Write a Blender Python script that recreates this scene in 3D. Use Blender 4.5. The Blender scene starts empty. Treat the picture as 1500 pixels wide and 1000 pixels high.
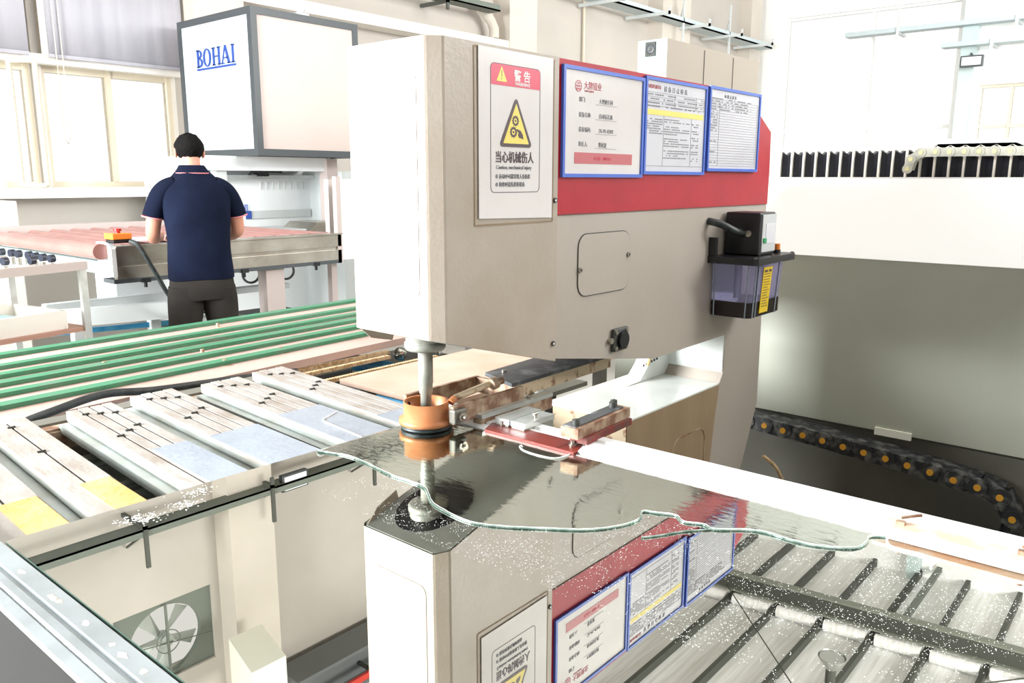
import bpy, bmesh, math, random
from mathutils import Vector, Matrix
random.seed(7)
PI = math.pi
S = bpy.context.scene
COL = S.collection

# ---------------------------------------------------------------- camera
F_PX, YAW, PITCH, ROLL = 1187.0, 0.7043, 0.1986, 0.0025
cam_d = bpy.data.cameras.new('camera')
cam_d.sensor_width = 36.0
cam_d.lens = F_PX / 1500.0 * 36.0
cam_d.clip_start = 0.02
cam = bpy.data.objects.new('camera', cam_d)
COL.objects.link(cam)
fw = Vector((math.cos(YAW) * math.cos(PITCH), math.sin(YAW) * math.cos(PITCH), -math.sin(PITCH)))
rt = fw.cross(Vector((0, 0, 1))).normalized()
up = rt.cross(fw)
r2 = rt * math.cos(ROLL) + up * math.sin(ROLL)
u2 = -rt * math.sin(ROLL) + up * math.cos(ROLL)
M = Matrix((r2, u2, -fw)).transposed().to_4x4()
M.translation = Vector((0, 0, 1.45))
cam.matrix_world = M
S.camera = cam

# ---------------------------------------------------------------- world and lights
W = bpy.data.worlds.new('overcast_sky')
S.world = W
W.use_nodes = True
W.node_tree.nodes['Background'].inputs[0].default_value = (1.0, 0.985, 0.96, 1)
W.node_tree.nodes['Background'].inputs[1].default_value = 1.9


def area(name, loc, target, sx, sy, power, col=(1, 1, 1)):
    d = bpy.data.lights.new(name, 'AREA')
    d.shape = 'RECTANGLE'
    d.size, d.size_y, d.energy, d.color = sx, sy, power, col
    o = bpy.data.objects.new(name, d)
    COL.objects.link(o)
    o.location = loc
    o.rotation_euler = (Vector(target) - Vector(loc)).to_track_quat('-Z', 'Y').to_euler()
    return o


area('window_daylight', (-3.4, 4.5, 2.2), (1.2, 1.4, 1.3), 3.2, 2.4, 3300, (0.95, 0.98, 1.0))
area('top_fill', (2.2, 0.6, 8.0), (2.2, 0.6, 0), 5, 5, 360, (1, 0.99, 0.97))  # area lamp added below the closed roof to brighten upward faces
area('roof_fill', (9.0, -5.6, 4.6), (13.0, 3.0, 8.3), 9, 2.6, 4400, (1, 1, 1))  # added lamp aimed upward to brighten the roof sheets
area('background_fill', (3.0, 5.6, 6.9), (3.6, 5.6, 0), 4, 1.6, 120, (1, 1, 1))  # added fill lamp for the left background; the roof has no opening

S.view_settings.view_transform = 'Standard'
S.view_settings.look = 'None'
S.view_settings.exposure = -0.85
S.view_settings.gamma = 1.0
S.view_settings.use_curve_mapping = False


# ---------------------------------------------------------------- materials
def lin(h):
    if isinstance(h, str):
        h = h.lstrip('#')
        c = [int(h[i:i + 2], 16) / 255 for i in (0, 2, 4)]
        return tuple((x / 12.92 if x <= 0.04045 else ((x + 0.055) / 1.055) ** 2.4) for x in c)
    return h


def mat(name, col, rough=0.5, metal=0.0, col2=None, scale=8.0, lo=0.4, hi=0.6, bump=0.0, bscale=60.0,
        stretch=(1, 1, 1), **kw):
    m = bpy.data.materials.new(name)
    m.use_nodes = True
    nt = m.node_tree
    b = nt.nodes['Principled BSDF']
    c = lin(col)
    b.inputs['Base Color'].default_value = (*c, 1)
    b.inputs['Roughness'].default_value = rough
    b.inputs['Metallic'].default_value = metal
    for k, v in kw.items():
        b.inputs[k].default_value = v
    tc = nt.nodes.new('ShaderNodeTexCoord')
    mp = nt.nodes.new('ShaderNodeMapping')
    mp.inputs['Scale'].default_value = stretch
    nt.links.new(tc.outputs['Object'], mp.inputs[0])
    if col2:
        n = nt.nodes.new('ShaderNodeTexNoise')
        n.inputs['Scale'].default_value = scale
        n.inputs['Detail'].default_value = 6
        nt.links.new(mp.outputs[0], n.inputs['Vector'])
        r = nt.nodes.new('ShaderNodeValToRGB')
        r.color_ramp.elements[0].position = lo
        r.color_ramp.elements[1].position = hi
        r.color_ramp.elements[0].color = (*c, 1)
        r.color_ramp.elements[1].color = (*lin(col2), 1)
        nt.links.new(n.outputs['Fac'], r.inputs[0])
        nt.links.new(r.outputs[0], b.inputs['Base Color'])
    if bump:
        n2 = nt.nodes.new('ShaderNodeTexNoise')
        n2.inputs['Scale'].default_value = bscale
        n2.inputs['Detail'].default_value = 3
        nt.links.new(mp.outputs[0], n2.inputs['Vector'])
        bp = nt.nodes.new('ShaderNodeBump')
        bp.inputs['Strength'].default_value = bump
        bp.inputs['Distance'].default_value = 0.01
        nt.links.new(n2.outputs['Fac'], bp.inputs['Height'])
        nt.links.new(bp.outputs[0], b.inputs['Normal'])
    return m


def emit(name, col, s):
    m = bpy.data.materials.new(name)
    m.use_nodes = True
    b = m.node_tree.nodes['Principled BSDF']
    b.inputs['Base Color'].default_value = (*lin(col), 1)
    b.inputs['Emission Color'].default_value = (*lin(col), 1)
    b.inputs['Emission Strength'].default_value = s
    return m


mt = {}
mt['paint'] = mat('cream_machine_paint', '#b5aca2', 0.32, 0, '#aca297', 3, 0.35, 0.75, 0.04, 90)
mt['head'] = mat('stained_cream_paint', '#b8ada1', 0.30, 0.0, '#a49685', 5, 0.35, 0.8, 0.06, 120)
mt['headtop'] = mat('grimy_cream_paint', '#b9b09c', 0.4, 0.0, '#9d8f78', 30, 0.35, 0.8)
mt['red'] = mat('red_machine_paint', '#b82634', 0.38, 0, '#a91f2e', 12, 0.3, 0.8, 0.03, 80, **{'Specular IOR Level': 0.3})
mt['whitepaint'] = mat('glossy_white_paint', '#e6ebe8', 0.12, 0, '#d5dbd6', 6, 0.4, 0.8)
mt['brownstain'] = mat('stained_brown_paint', '#9f8a6e', 0.5, 0, '#7b644a', 4, 0.3, 0.85, 0.1, 60, (1, 1, 0.35))
mt['under'] = mat('oily_underside_steel', '#8f918a', 0.5, 0.0, '#a9aca4', 8, 0.3, 0.8)
mt['black'] = mat('black_plastic', '#15161a', 0.35)
mt['rubber'] = mat('black_rubber', '#23292b', 0.45, 0, '#39413f', 30, 0.4, 0.7)
mt['dark'] = mat('dark_grey_steel', '#3a3c39', 0.55, 0, '#4b4a44', 7, 0.3, 0.8)
mt['darkgap'] = mat('dark_trough_paint', '#78766c', 0.6, 0, '#605e55', 3, 0.3, 0.8)
mt['mirror'] = mat('silvered_mirror', (0.665, 0.665, 0.62), 0.0, 1.0)
mt['mirrorback'] = mat('mirror_backing_edge', '#7d9a8c', 0.15, 0)
mt['green_glass'] = mat('green_glass_rim', '#b4c6be', 0.03, 0.75, '#7b978b', 40, 0.4, 0.6)
mt['alu'] = mat('brushed_aluminium', '#d7dcd9', 0.36, 0.55, '#c2c6c2', 14, 0.35, 0.7, 0.03, 60, (1, .15, 1))
mt['alurail2'] = mat('overlit_aluminium_rail', '#f2f3f2', 0.35, 0.1, '#dfe2e2', 14, 0.35, 0.7, 0.03, 60, (1, .15, 1))  # near-white colour puts strong top light into the right rail
mt['alurail'] = mat('wet_aluminium_rail', '#a9b1b4', 0.28, 0.35, '#949a9c', 9, 0.35, 0.7, 0.05, 30)
mt['alubar'] = mat('oxidised_aluminium_bar', '#a9b0ac', 0.4, 0.2, '#979990', 16, 0.4, 0.7, 0.15, 70, (1, .5, 1))
mt['bartop'] = mat('worn_bar_top', '#aca8a3', 0.5, 0.1, '#978d83', 22, 0.4, 0.7, 0.15, 90, (1, .4, 1))
mt['steel'] = mat('stainless_steel', '#b9b5ab', 0.3, 0.85, '#9a9186', 6, 0.35, 0.7, 0.02, 80)
mt['spindle'] = mat('machined_steel', '#a8a79c', 0.45, 0.3, '#95998f', 30, 0.4, 0.6)
mt['luggrey'] = mat('dull_zinc_lug', '#77746a', 0.5, 0.2)
mt['wheelnavy'] = mat('navy_caster_wheel', '#1e2230', 0.3)
mt['rust'] = mat('rusty_steel', '#7d5a45', 0.7, 0.1, '#b09a82', 24, 0.42, 0.6, 0.2, 90)
mt['rustlight'] = mat('rusty_cream_paint', '#c8b597', 0.5, 0, '#7b4a30', 30, 0.55, 0.68, 0.15, 80)
mt['rustred'] = mat('red_primer_rust', '#7d2a22', 0.6, 0, '#5a4038', 30, 0.4, 0.65, 0.15, 80)
mt['orange'] = mat('orange_anodised_copper', '#c8875c', 0.38, 0.15, '#bd703c', 12, 0.35, 0.75, 0.05, 60)
mt['darkarm'] = mat('scuffed_dark_plate', '#4d5053', 0.4, 0.2, '#8c8f90', 22, 0.5, 0.75, 0.08, 60)
mt['redblock'] = mat('red_stained_wood', '#96382c', 0.45, 0, '#5f241f', 10, 0.35, 0.7, 0.1, 40, (1, .3, 1))
mt['wood'] = mat('pale_orange_wood', '#ecc0a0', 0.5, 0, '#f6e8d8', 16, 0.4, 0.65, 0.05, 40)
mt['yellow'] = mat('yellow_tape', '#d3a45c', 0.25, 0, '#dcb67e', 14, 0.35, 0.7, 0.35, 60)
mt['film'] = mat('white_plastic_tape', '#9ba4af', 0.25, 0, '#929aa5', 12, 0.35, 0.7, 0.10, 70)
mt['basin'] = mat('rust_flaked_basin', '#857d70', 0.7, 0, '#5a3826', 28, 0.46, 0.56, 0.2, 60)
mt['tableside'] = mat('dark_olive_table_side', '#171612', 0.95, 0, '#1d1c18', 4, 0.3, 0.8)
mt['green'] = mat('green_belt', '#3f8260', 0.55, 0, '#5d7d68', 9, 0.45, 0.75)
mt['pink'] = mat('pink_beige_board', '#c4aaa0', 0.5, 0, '#b99e92', 5, 0.35, 0.7)
mt['guide'] = mat('weathered_guide_strip', '#75604f', 0.5, 0, '#4e362b', 40, 0.45, 0.6, 0, 10, (1, .3, 1))
mt['board'] = mat('pale_plywood', '#c2a48f', 0.5, 0, '#cfb8a8', 6, 0.35, 0.7)
mt['blue'] = mat('blue_cylinder_paint', '#2f86b4', 0.35, 0, '#59a6cb', 8, 0.4, 0.7)
mt['tbelt'] = mat('tan_timing_belt', '#c7ab84', 0.6, 0, '#a5875f', 60, 0.45, 0.6)
mt['chrome'] = mat('dark_chrome', '#8d8b82', 0.12, 0.9)
mt['paper'] = mat('laminated_paper', '#dcd6d4', 0.2, 0, '#e6e2e2', 4, 0.35, 0.7, 0.05, 18)
mt['paper2'] = mat('document_paper', '#dadae0', 0.22, 0, '#cfcfd8', 4, 0.35, 0.7, 0.05, 18)
mt['blueframe'] = mat('blue_plastic_frame', '#4a6fcf', 0.3)
mt['signred'] = mat('sign_red_print', '#dc4a64', 0.3)
mt['signyellow'] = mat('sign_yellow_print', '#f0dc6e', 0.3)
mt['ink'] = mat('sign_dark_ink', '#4d3a42', 0.35)
mt['greyink'] = mat('faded_grey_ink', '#7a7a80', 0.4)
mt['white'] = mat('white_print', '#f0f0f0', 0.35)
mt['rosebar'] = mat('rose_banner_print', '#c66a70', 0.3)
mt['yellowlabel'] = mat('yellow_label', '#ecc92e', 0.3)
mt['greenbtn'] = mat('green_switch', '#1fa05c', 0.3)
mt['panelgrey'] = mat('silver_faceplate', '#c9cccd', 0.3)
mt['reservoir'] = mat('clear_blue_plastic', '#bcbce8', 0.08, 0, **{'Transmission Weight': 0.85, 'IOR': 1.15, 'Alpha': 1.0})
mt['oil'] = mat('dark_gear_oil', '#170b0a', 0.1)
mt['beam'] = mat('shaded_beam_paint', '#adb0a2', 0.4, 0, '#a3a698', 2.2, 0.35, 0.75)  # beam's shaded face, the shade put into its colour
mt['beamtop'] = mat('lit_beam_paint', '#fdfdfb', 0.4)  # same beam where light strikes it, brightness put into the colour
mt['bellow'] = mat('black_bellows_fabric', '#1b1c24', 0.5)
mt['bellowedge'] = mat('white_bellows_edge', '#e8e2d6', 0.5)
mt['chainblack'] = mat('dusty_black_chain', '#26282a', 0.4, 0, '#6a6a66', 26, 0.48, 0.66, 0.1, 60)
mt['pin'] = mat('orange_chain_pin', '#d69a2e', 0.35)
mt['chainwhite'] = mat('pale_cable_chain', '#d6d6c8', 0.45, 0, '#b8b8aa', 30, 0.4, 0.7)
mt['pinpale'] = mat('pale_yellow_pin', '#efe9b0', 0.4)
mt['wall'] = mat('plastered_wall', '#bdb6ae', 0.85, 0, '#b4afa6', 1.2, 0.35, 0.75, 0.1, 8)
mt['wallshade'] = mat('darkened_unseen_wall', '#8f8a82', 0.9)  # unseen walls, coloured darker to cut bounced light
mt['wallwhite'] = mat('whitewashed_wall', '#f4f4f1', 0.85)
mt['walltrim'] = mat('white_wall_ledge', '#efeae2', 0.7)
mt['pillar'] = mat('cream_pillar_plaster', '#cac2b8', 0.8, 0, '#c4bcb0', 1.5, 0.3, 0.7)
mt['floor'] = mat('polished_concrete_floor', '#a09e96', 0.35, 0, '#8f8c84', 2, 0.35, 0.7)
mt['frame'] = mat('cream_window_frame', '#d8cdb6', 0.5)
mt['glass'] = mat('window_glass', '#ffffff', 0.0, 0, **{'Transmission Weight': 1.0, 'IOR': 1.02})
mt['curtain'] = mat('grey_roller_blind', '#a8a6ac', 0.8, 0, '#a09ea5', 3, 0.35, 0.7, 0.08, 6, (4, 1, .2))
mt['cabframe'] = mat('slate_cabinet_frame', '#44494c', 0.4)
mt['cabwhite'] = mat('white_cabinet_door', '#e4ebee', 0.35)
mt['cabpink'] = mat('warm_grey_cabinet_side', '#c4b5af', 0.5, 0, '#bfb0a8', 1, 0.35, 0.7)
mt['bluetext'] = mat('blue_lettering', '#2d4fa0', 0.4)
mt['greycab'] = mat('taupe_cabinet_side', '#8a8175', 0.5)
mt['bluecab'] = mat('pale_teal_cabinet_face', '#a5bfbe', 0.5)
mt['washer'] = mat('white_machine_enamel', '#e9edee', 0.35)
mt['washgrey'] = mat('pale_grey_enamel', '#c8cdcc', 0.45)
mt['lilac'] = mat('pale_pink_grey_enamel', '#b9aca7', 0.45)
mt['roller'] = mat('salmon_rubber_roller', '#94665f', 0.28, 0, '#a0736b', 5, 0.4, 0.7)
mt['shelf'] = mat('brown_shelf_board', '#a8806e', 0.6)
mt['tray'] = mat('white_plastic_tray', '#e3dfd6', 0.4)
mt['eorange'] = mat('orange_button_box', '#f08a30', 0.35)
mt['ered'] = mat('red_push_button', '#b02a2a', 0.3)
mt['skin'] = mat('skin', '#c98f78', 0.5, **{'Subsurface Weight': 0.05})
mt['hair'] = mat('black_hair', '#070607', 0.85, 0, '#0e0c0b', 60, 0.4, 0.6, 0.5, 90, **{'Specular IOR Level': 0.15})
mt['navy'] = mat('navy_polo_cotton', '#0e1426', 0.9, 0, '#131a2e', 6, 0.4, 0.7, 0.3, 14, **{'Specular IOR Level': 0.1})
mt['pinktrim'] = mat('pink_polo_piping', '#d77f84', 0.7)
mt['trouser'] = mat('charcoal_trousers', '#2f2c2a', 0.9, 0, '#383431', 5, 0.4, 0.7, 0.3, 12, **{'Specular IOR Level': 0.1})
mt['shoe'] = mat('dark_shoe', '#222222', 0.5)
mt['roof'] = mat('foil_backed_roof_sheet', '#ffffff', 0.45, 0.1, '#e2e2dc', 7, 0.35, 0.7, 0.05, 12, (.12, 2.5, 1))
mt['purlin'] = mat('dark_grey_purlin', '#4a4c45', 0.6)
mt['rafter'] = mat('grey_green_rafter', '#4d4f48', 0.6)
mt['flange'] = mat('grey_green_flange', '#84887c', 0.6)
mt['galv'] = mat('galvanised_tray', '#6c736a', 0.6, 0.1)
mt['teal'] = mat('pale_teal_tray', '#b9c6c8', 0.5)
mt['railgrey'] = mat('crane_girder_grey', '#6e7273', 0.5)
mt['railred'] = mat('crane_power_rail_red', '#d8473c', 0.4)
mt['fan'] = mat('grey_fan_blade', '#a9afa9', 0.4, 0.4)
mt['cream'] = mat('cream_sheet_duct', '#eeeee0', 0.5)
mt['lamp'] = mat('spun_aluminium_lamp', '#c0c2bd', 0.3, 0.7)
mt['drop'] = mat('water_droplet', '#f4f8f6', 0.05, 0.35)
mt['tealcol'] = mat('pale_teal_column', '#c4d4d2', 0.6)


def wm():
    m = mat('rippled_water_film', (0.93, 0.96, 0.93), 0.0, 0, **{'Transmission Weight': 1.0, 'IOR': 1.33})
    nt = m.node_tree
    b = nt.nodes['Principled BSDF']
    tc = nt.nodes['Texture Coordinate']
    mp = nt.nodes.new('ShaderNodeMapping')
    mp.inputs['Rotation'].default_value = (0, 0, -0.75)
    mp.inputs['Scale'].default_value = (1.5, 0.5, 1)
    n = nt.nodes.new('ShaderNodeTexNoise')
    n.inputs['Scale'].default_value = 55
    n.inputs['Detail'].default_value = 1.5
    bp = nt.nodes.new('ShaderNodeBump')
    bp.inputs['Strength'].default_value = 0.03
    bp.inputs['Distance'].default_value = 0.01
    nt.links.new(tc.outputs['Object'], mp.inputs[0])
    nt.links.new(mp.outputs[0], n.inputs[0])
    nt.links.new(n.outputs['Fac'], bp.inputs['Height'])
    nt.links.new(bp.outputs[0], b.inputs['Normal'])
    return m


mt['water'] = wm()


# ---------------------------------------------------------------- mesh helpers
class MB:
    def __init__(s):
        s.v, s.f, s.sm = [], [], []

    def add(s, vs, fs, smooth=False):
        n = len(s.v)
        s.v += [tuple(v) for v in vs]
        s.f += [tuple(i + n for i in f) for f in fs]
        s.sm += [smooth] * len(fs)
        return s

    def box(s, x0, x1, y0, y1, z0, z1, b=0.0):
        if b <= 0:
            vs = [(x, y, z) for z in (z0, z1) for y in (y0, y1) for x in (x0, x1)]
            return s.add(vs, [(0, 2, 3, 1), (4, 5, 7, 6), (0, 1, 5, 4), (2, 6, 7, 3), (0, 4, 6, 2), (1, 3, 7, 5)])
        bm = bmesh.new()
        bmesh.ops.create_cube(bm, size=1)
        for v in bm.verts:
            v.co = Vector(((x0 + x1) / 2 + v.co.x * (x1 - x0), (y0 + y1) / 2 + v.co.y * (y1 - y0), (z0 + z1) / 2 + v.co.z * (z1 - z0)))
        bmesh.ops.bevel(bm, geom=bm.edges[:] + bm.verts[:], offset=b, segments=2, affect='EDGES', profile=0.5)
        bm.verts.index_update()
        s.add([v.co[:] for v in bm.verts], [[v.index for v in f.verts] for f in bm.faces])
        bm.free()
        return s

    def prism(s, poly, a, b, axis='y', sh=None):
        """poly: 2-D points; extruded from a to b along axis (xz for y, xy for z, yz for x)"""
        n = len(poly)

        def P(p, t):
            if axis == 'y':
                return (p[0], t, p[1])
            if axis == 'z':
                return (p[0], p[1], t)
            return (t, p[0], p[1])
        vs = [P(p, a) for p in poly] + [P(p, b) for p in poly]
        fs = [tuple(range(n))[::-1], tuple(range(n, 2 * n))]
        fs += [(i, (i + 1) % n, (i + 1) % n + n, i + n) for i in range(n)]
        return s.add(vs, fs)

    def cyl(s, p0, p1, r0, r1=None, seg=16, smooth=True, cap=True):
        p0, p1 = Vector(p0), Vector(p1)
        r1 = r0 if r1 is None else r1
        d = (p1 - p0).normalized()
        a = d.orthogonal().normalized()
        b = d.cross(a)
        vs = []
        for p, r in ((p0, r0), (p1, r1)):
            for i in range(seg):
                t = 2 * PI * i / seg
                vs.append(p + (a * math.cos(t) + b * math.sin(t)) * r)
        s.add(vs, [(i, (i + 1) % seg, (i + 1) % seg + seg, i + seg) for i in range(seg)], smooth)
        if cap:
            s.add(vs, [tuple(range(seg))[::-1], tuple(range(seg, 2 * seg))])
        return s

    def lathe(s, prof, c, seg=32, ax=Vector((0, 0, 1)), a0=0.0, a1=2 * PI):
        ax = Vector(ax).normalized()
        a = ax.orthogonal().normalized()
        b = ax.cross(a)
        c = Vector(c)
        full = abs(a1 - a0 - 2 * PI) < 1e-6
        n = seg if full else seg + 1
        vs = []
        for r, h in prof:
            for i in range(n):
                t = a0 + (a1 - a0) * i / seg
                vs.append(c + ax * h + (a * math.cos(t) + b * math.sin(t)) * r)
        fs = []
        for k in range(len(prof) - 1):
            for i in range(seg):
                j = (i + 1) % n
                fs.append((k * n + i, k * n + j, (k + 1) * n + j, (k + 1) * n + i))
        return s.add(vs, fs, True)

    def sph(s, c, r, seg=12, rings=8, sc=(1, 1, 1)):
        vs, fs = [], []
        for j in range(rings + 1):
            ph = PI * j / rings
            for i in range(seg):
                t = 2 * PI * i / seg
                vs.append((c[0] + r * sc[0] * math.sin(ph) * math.cos(t), c[1] + r * sc[1] * math.sin(ph) * math.sin(t), c[2] + r * sc[2] * math.cos(ph)))
        for j in range(rings):
            for i in range(seg):
                k = (i + 1) % seg
                fs.append((j * seg + i, (j + 1) * seg + i, (j + 1) * seg + k, j * seg + k))
        return s.add(vs, fs, True)

    def tube(s, pts, r, seg=8, sub=0, closed=False):
        pts = [Vector(p) for p in pts]
        if sub:
            q = []
            n = len(pts)
            for i in range(n - 1):
                p0, p1, p2, p3 = pts[max(i - 1, 0)], pts[i], pts[i + 1], pts[min(i + 2, n - 1)]
                for k in range(sub):
                    t = k / sub
                    q.append(0.5 * ((2 * p1) + (p2 - p0) * t + (2 * p0 - 5 * p1 + 4 * p2 - p3) * t * t + (3 * p1 - p0 - 3 * p2 + p3) * t ** 3))
            q.append(pts[-1])
            pts = q
        vs, fs = [], []
        n = len(pts)
        for i, p in enumerate(pts):
            d = (pts[min(i + 1, n - 1)] - pts[max(i - 1, 0)]).normalized()
            ref = Vector((0, 0, 1)) if abs(d.z) < 0.9 else Vector((1, 0, 0))
            a = d.cross(ref).normalized()
            b = a.cross(d)
            rr = r[i] if isinstance(r, list) else r
            for k in range(seg):
                t = 2 * PI * k / seg
                vs.append(p + (a * math.cos(t) + b * math.sin(t)) * rr)
        for i in range(n - 1):
            for k in range(seg):
                j = (k + 1) % seg
                fs.append((i * seg + k, i * seg + j, (i + 1) * seg + j, (i + 1) * seg + k))
        s.add(vs, fs, True)
        s.add(vs[:seg], [tuple(range(seg))])
        s.add(vs[-seg:], [tuple(range(seg))[::-1]])
        return s

    def obox(s, c, d, w, l, h):
        """box centred at c, length l along unit dir d (xy or 3-D), width w, height h"""
        c, d = Vector(c), Vector(d).normalized()
        side = d.cross(Vector((0, 0, 1))).normalized()
        u = side.cross(d)
        vs = [c + d * (l / 2 * i) + side * (w / 2 * j) + u * (h / 2 * k) for k in (-1, 1) for j in (-1, 1) for i in (-1, 1)]
        return s.add(vs, [(0, 2, 3, 1), (4, 5, 7, 6), (0, 1, 5, 4), (2, 6, 7, 3), (0, 4, 6, 2), (1, 3, 7, 5)])

    def xf(s, m):
        s.v = [tuple(m @ Vector(v)) for v in s.v]
        return s

    def build(s, name, material, parent=None, label=None, kind=None):
        me = bpy.data.meshes.new(name)
        off = wloc(parent)
        me.from_pydata([(v[0] - off[0], v[1] - off[1], v[2] - off[2]) for v in s.v], [], s.f)
        me.polygons.foreach_set('use_smooth', s.sm)
        me.materials.append(mt[material] if isinstance(material, str) else material)
        me.update()
        bm = bmesh.new()
        bm.from_mesh(me)
        bmesh.ops.recalc_face_normals(bm, faces=bm.faces)
        bm.to_mesh(me)
        bm.free()
        o = bpy.data.objects.new(name, me)
        COL.objects.link(o)
        if parent:
            o.parent = parent
        if label:
            o['label'] = label
        if kind:
            o['kind'] = kind
        return o


WL = {}


def wloc(o):
    if o is None:
        return (0, 0, 0)
    p = Vector(o.location)
    while o.parent:
        o = o.parent
        p += Vector(o.location)
    return p


def thing(name, label, cat, loc=(0, 0, 0), group=None):
    o = bpy.data.objects.new(name, None)
    o.empty_display_size = 0.1
    COL.objects.link(o)
    o.location = loc
    return tag(o, label, cat, group)


def tag(o, label, cat, group=None, kind=None):
    o['label'] = label
    o['category'] = cat
    if group:
        o['group'] = group
    if kind:
        o['kind'] = kind
    return o


def struct(mb, name, material, parent=None):
    o = mb.build(name, material, parent)
    if not parent:
        o['kind'] = 'structure'
    return o


def B(name, x0, x1, y0, y1, z0, z1, material, parent=None, b=0.0, label=None):
    return MB().box(x0, x1, y0, y1, z0, z1, b).build(name, material, parent, label)


def copy_tree(o, parent=None):
    c = o.copy()
    COL.objects.link(c)
    if parent:
        c.parent = parent
    for ch in list(o.children):
        copy_tree(ch, c)
    return c


def text(s, size, origin, xdir, name, material, parent, squeeze=1.0, ext=0.0004, align='LEFT', bold=0.0, label=None):
    """flat lettering standing in the vertical plane along xdir"""
    cu = bpy.data.curves.new(name, 'FONT')
    cu.body = s
    cu.size = size
    cu.extrude = ext
    cu.offset = bold
    cu.align_x = align
    cu.resolution_u = 3
    tmp = bpy.data.objects.new('tmp', cu)
    COL.objects.link(tmp)
    dg = bpy.context.evaluated_depsgraph_get()
    me = bpy.data.meshes.new_from_object(tmp.evaluated_get(dg))
    bpy.data.objects.remove(tmp)
    xd = Vector(xdir).normalized()
    off = Vector(wloc(parent))
    nrm = xd.cross(Vector((0, 0, 1)))
    for v in me.vertices:
        c = v.co
        v.co = Vector(origin) + xd * (c.x * squeeze) + Vector((0, 0, 1)) * c.y + nrm * c.z - off
    me.name = name
    me.materials.clear()
    me.materials.append(mt[material])
    o = bpy.data.objects.new(name, me)
    COL.objects.link(o)
    o.parent = parent
    if label:
        o['label'] = label
    return o


def rounded(x0, x1, z0, z1, r, seg=5):
    pts = []
    for cx, cz, a in ((x1 - r, z1 - r, 0), (x0 + r, z1 - r, 90), (x0 + r, z0 + r, 180), (x1 - r, z0 + r, 270)):
        for i in range(seg + 1):
            t = math.radians(a + 90 * i / seg)
            pts.append((cx + r * math.cos(t), cz + r * math.sin(t)))
    return pts


def ring_prism(mb, outer, inner, a, b, axis='y'):
    n = len(outer)

    def P(p, t):
        return (p[0], t, p[1]) if axis == 'y' else ((p[0], p[1], t) if axis == 'z' else (t, p[0], p[1]))
    vs = [P(p, t) for t in (a, b) for p in outer] + [P(p, t) for t in (a, b) for p in inner]
    fs = []
    for i in range(n):
        j = (i + 1) % n
        fs += [(i, j, n + j, n + i), (2 * n + i, 3 * n + i, 3 * n + j, 2 * n + j), (i, 2 * n + i, 2 * n + j, j), (n + i, n + j, 3 * n + j, 3 * n + i)]
    mb.add(vs, fs)
    return mb


def inset(poly_fn, x0, x1, z0, z1, r, t):
    return poly_fn(x0, x1, z0, z1, r), poly_fn(x0 + t, x1 - t, z0 + t, z1 - t, max(r - t, 0.001))


# ================================================================ SETTING
XR, YL = 17.5, 8.0
struct(MB().box(-7, XR + 0.3, -7, YL + 0.3, -0.12, 0.0), 'floor', 'floor')


def holed_wall(name, material, lo, hi, z1, holes, pos, thick, axis):
    """wall along axis ('x' or 'y') with rectangular openings (a0,a1,z0,z1)"""
    mb = MB()
    xs = sorted({lo, hi, *[h[0] for h in holes], *[h[1] for h in holes]})
    zs = sorted({0.0, z1, *[h[2] for h in holes], *[h[3] for h in holes]})
    for i in range(len(xs) - 1):
        run = None
        for j in range(len(zs) - 1):
            cx, cz = (xs[i] + xs[i + 1]) / 2, (zs[j] + zs[j + 1]) / 2
            solid = not any(h[0] < cx < h[1] and h[2] < cz < h[3] for h in holes)
            if solid:
                run = (zs[j] if run is None else run[0], zs[j + 1])
            if (not solid or j == len(zs) - 2) and run:
                if axis == 'x':
                    mb.box(xs[i], xs[i + 1], pos, pos + thick, *run)
                else:
                    mb.box(pos, pos + thick, xs[i], xs[i + 1], *run)
                run = None
    return struct(mb, name, material)


fans = [(1.95, 3.02), (3.12, 4.2)]
lw_holes = [(1.35, 2.93, 1.36, 3.3), (3.0, 4.23, 1.36, 3.3), (-0.6, 1.05, 1.36, 3.3), (-3.2, -1.2, 1.36, 3.3), (-6.2, -4.0, 1.36, 3.3)]
lw_holes += [(a, b, 4.72, 5.62) for a, b in fans]
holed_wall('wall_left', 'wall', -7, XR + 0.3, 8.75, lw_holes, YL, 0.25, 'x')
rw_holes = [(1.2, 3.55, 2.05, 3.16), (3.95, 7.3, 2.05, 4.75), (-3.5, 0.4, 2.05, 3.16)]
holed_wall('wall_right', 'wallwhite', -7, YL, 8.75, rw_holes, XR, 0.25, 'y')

bw = [(-6.2 + k * 2.9, -4.4 + k * 2.9, 1.9, 3.7) for k in range(8)]
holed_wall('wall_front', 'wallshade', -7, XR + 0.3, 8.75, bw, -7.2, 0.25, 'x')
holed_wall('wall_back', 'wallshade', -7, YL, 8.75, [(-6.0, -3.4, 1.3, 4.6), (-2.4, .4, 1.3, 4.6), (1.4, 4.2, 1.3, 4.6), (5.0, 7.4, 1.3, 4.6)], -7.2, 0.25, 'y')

# ceiling (slopes gently up to the left wall)


def zr(y):
    return 8.26 + (y - 1.34) * 0.06


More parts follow.
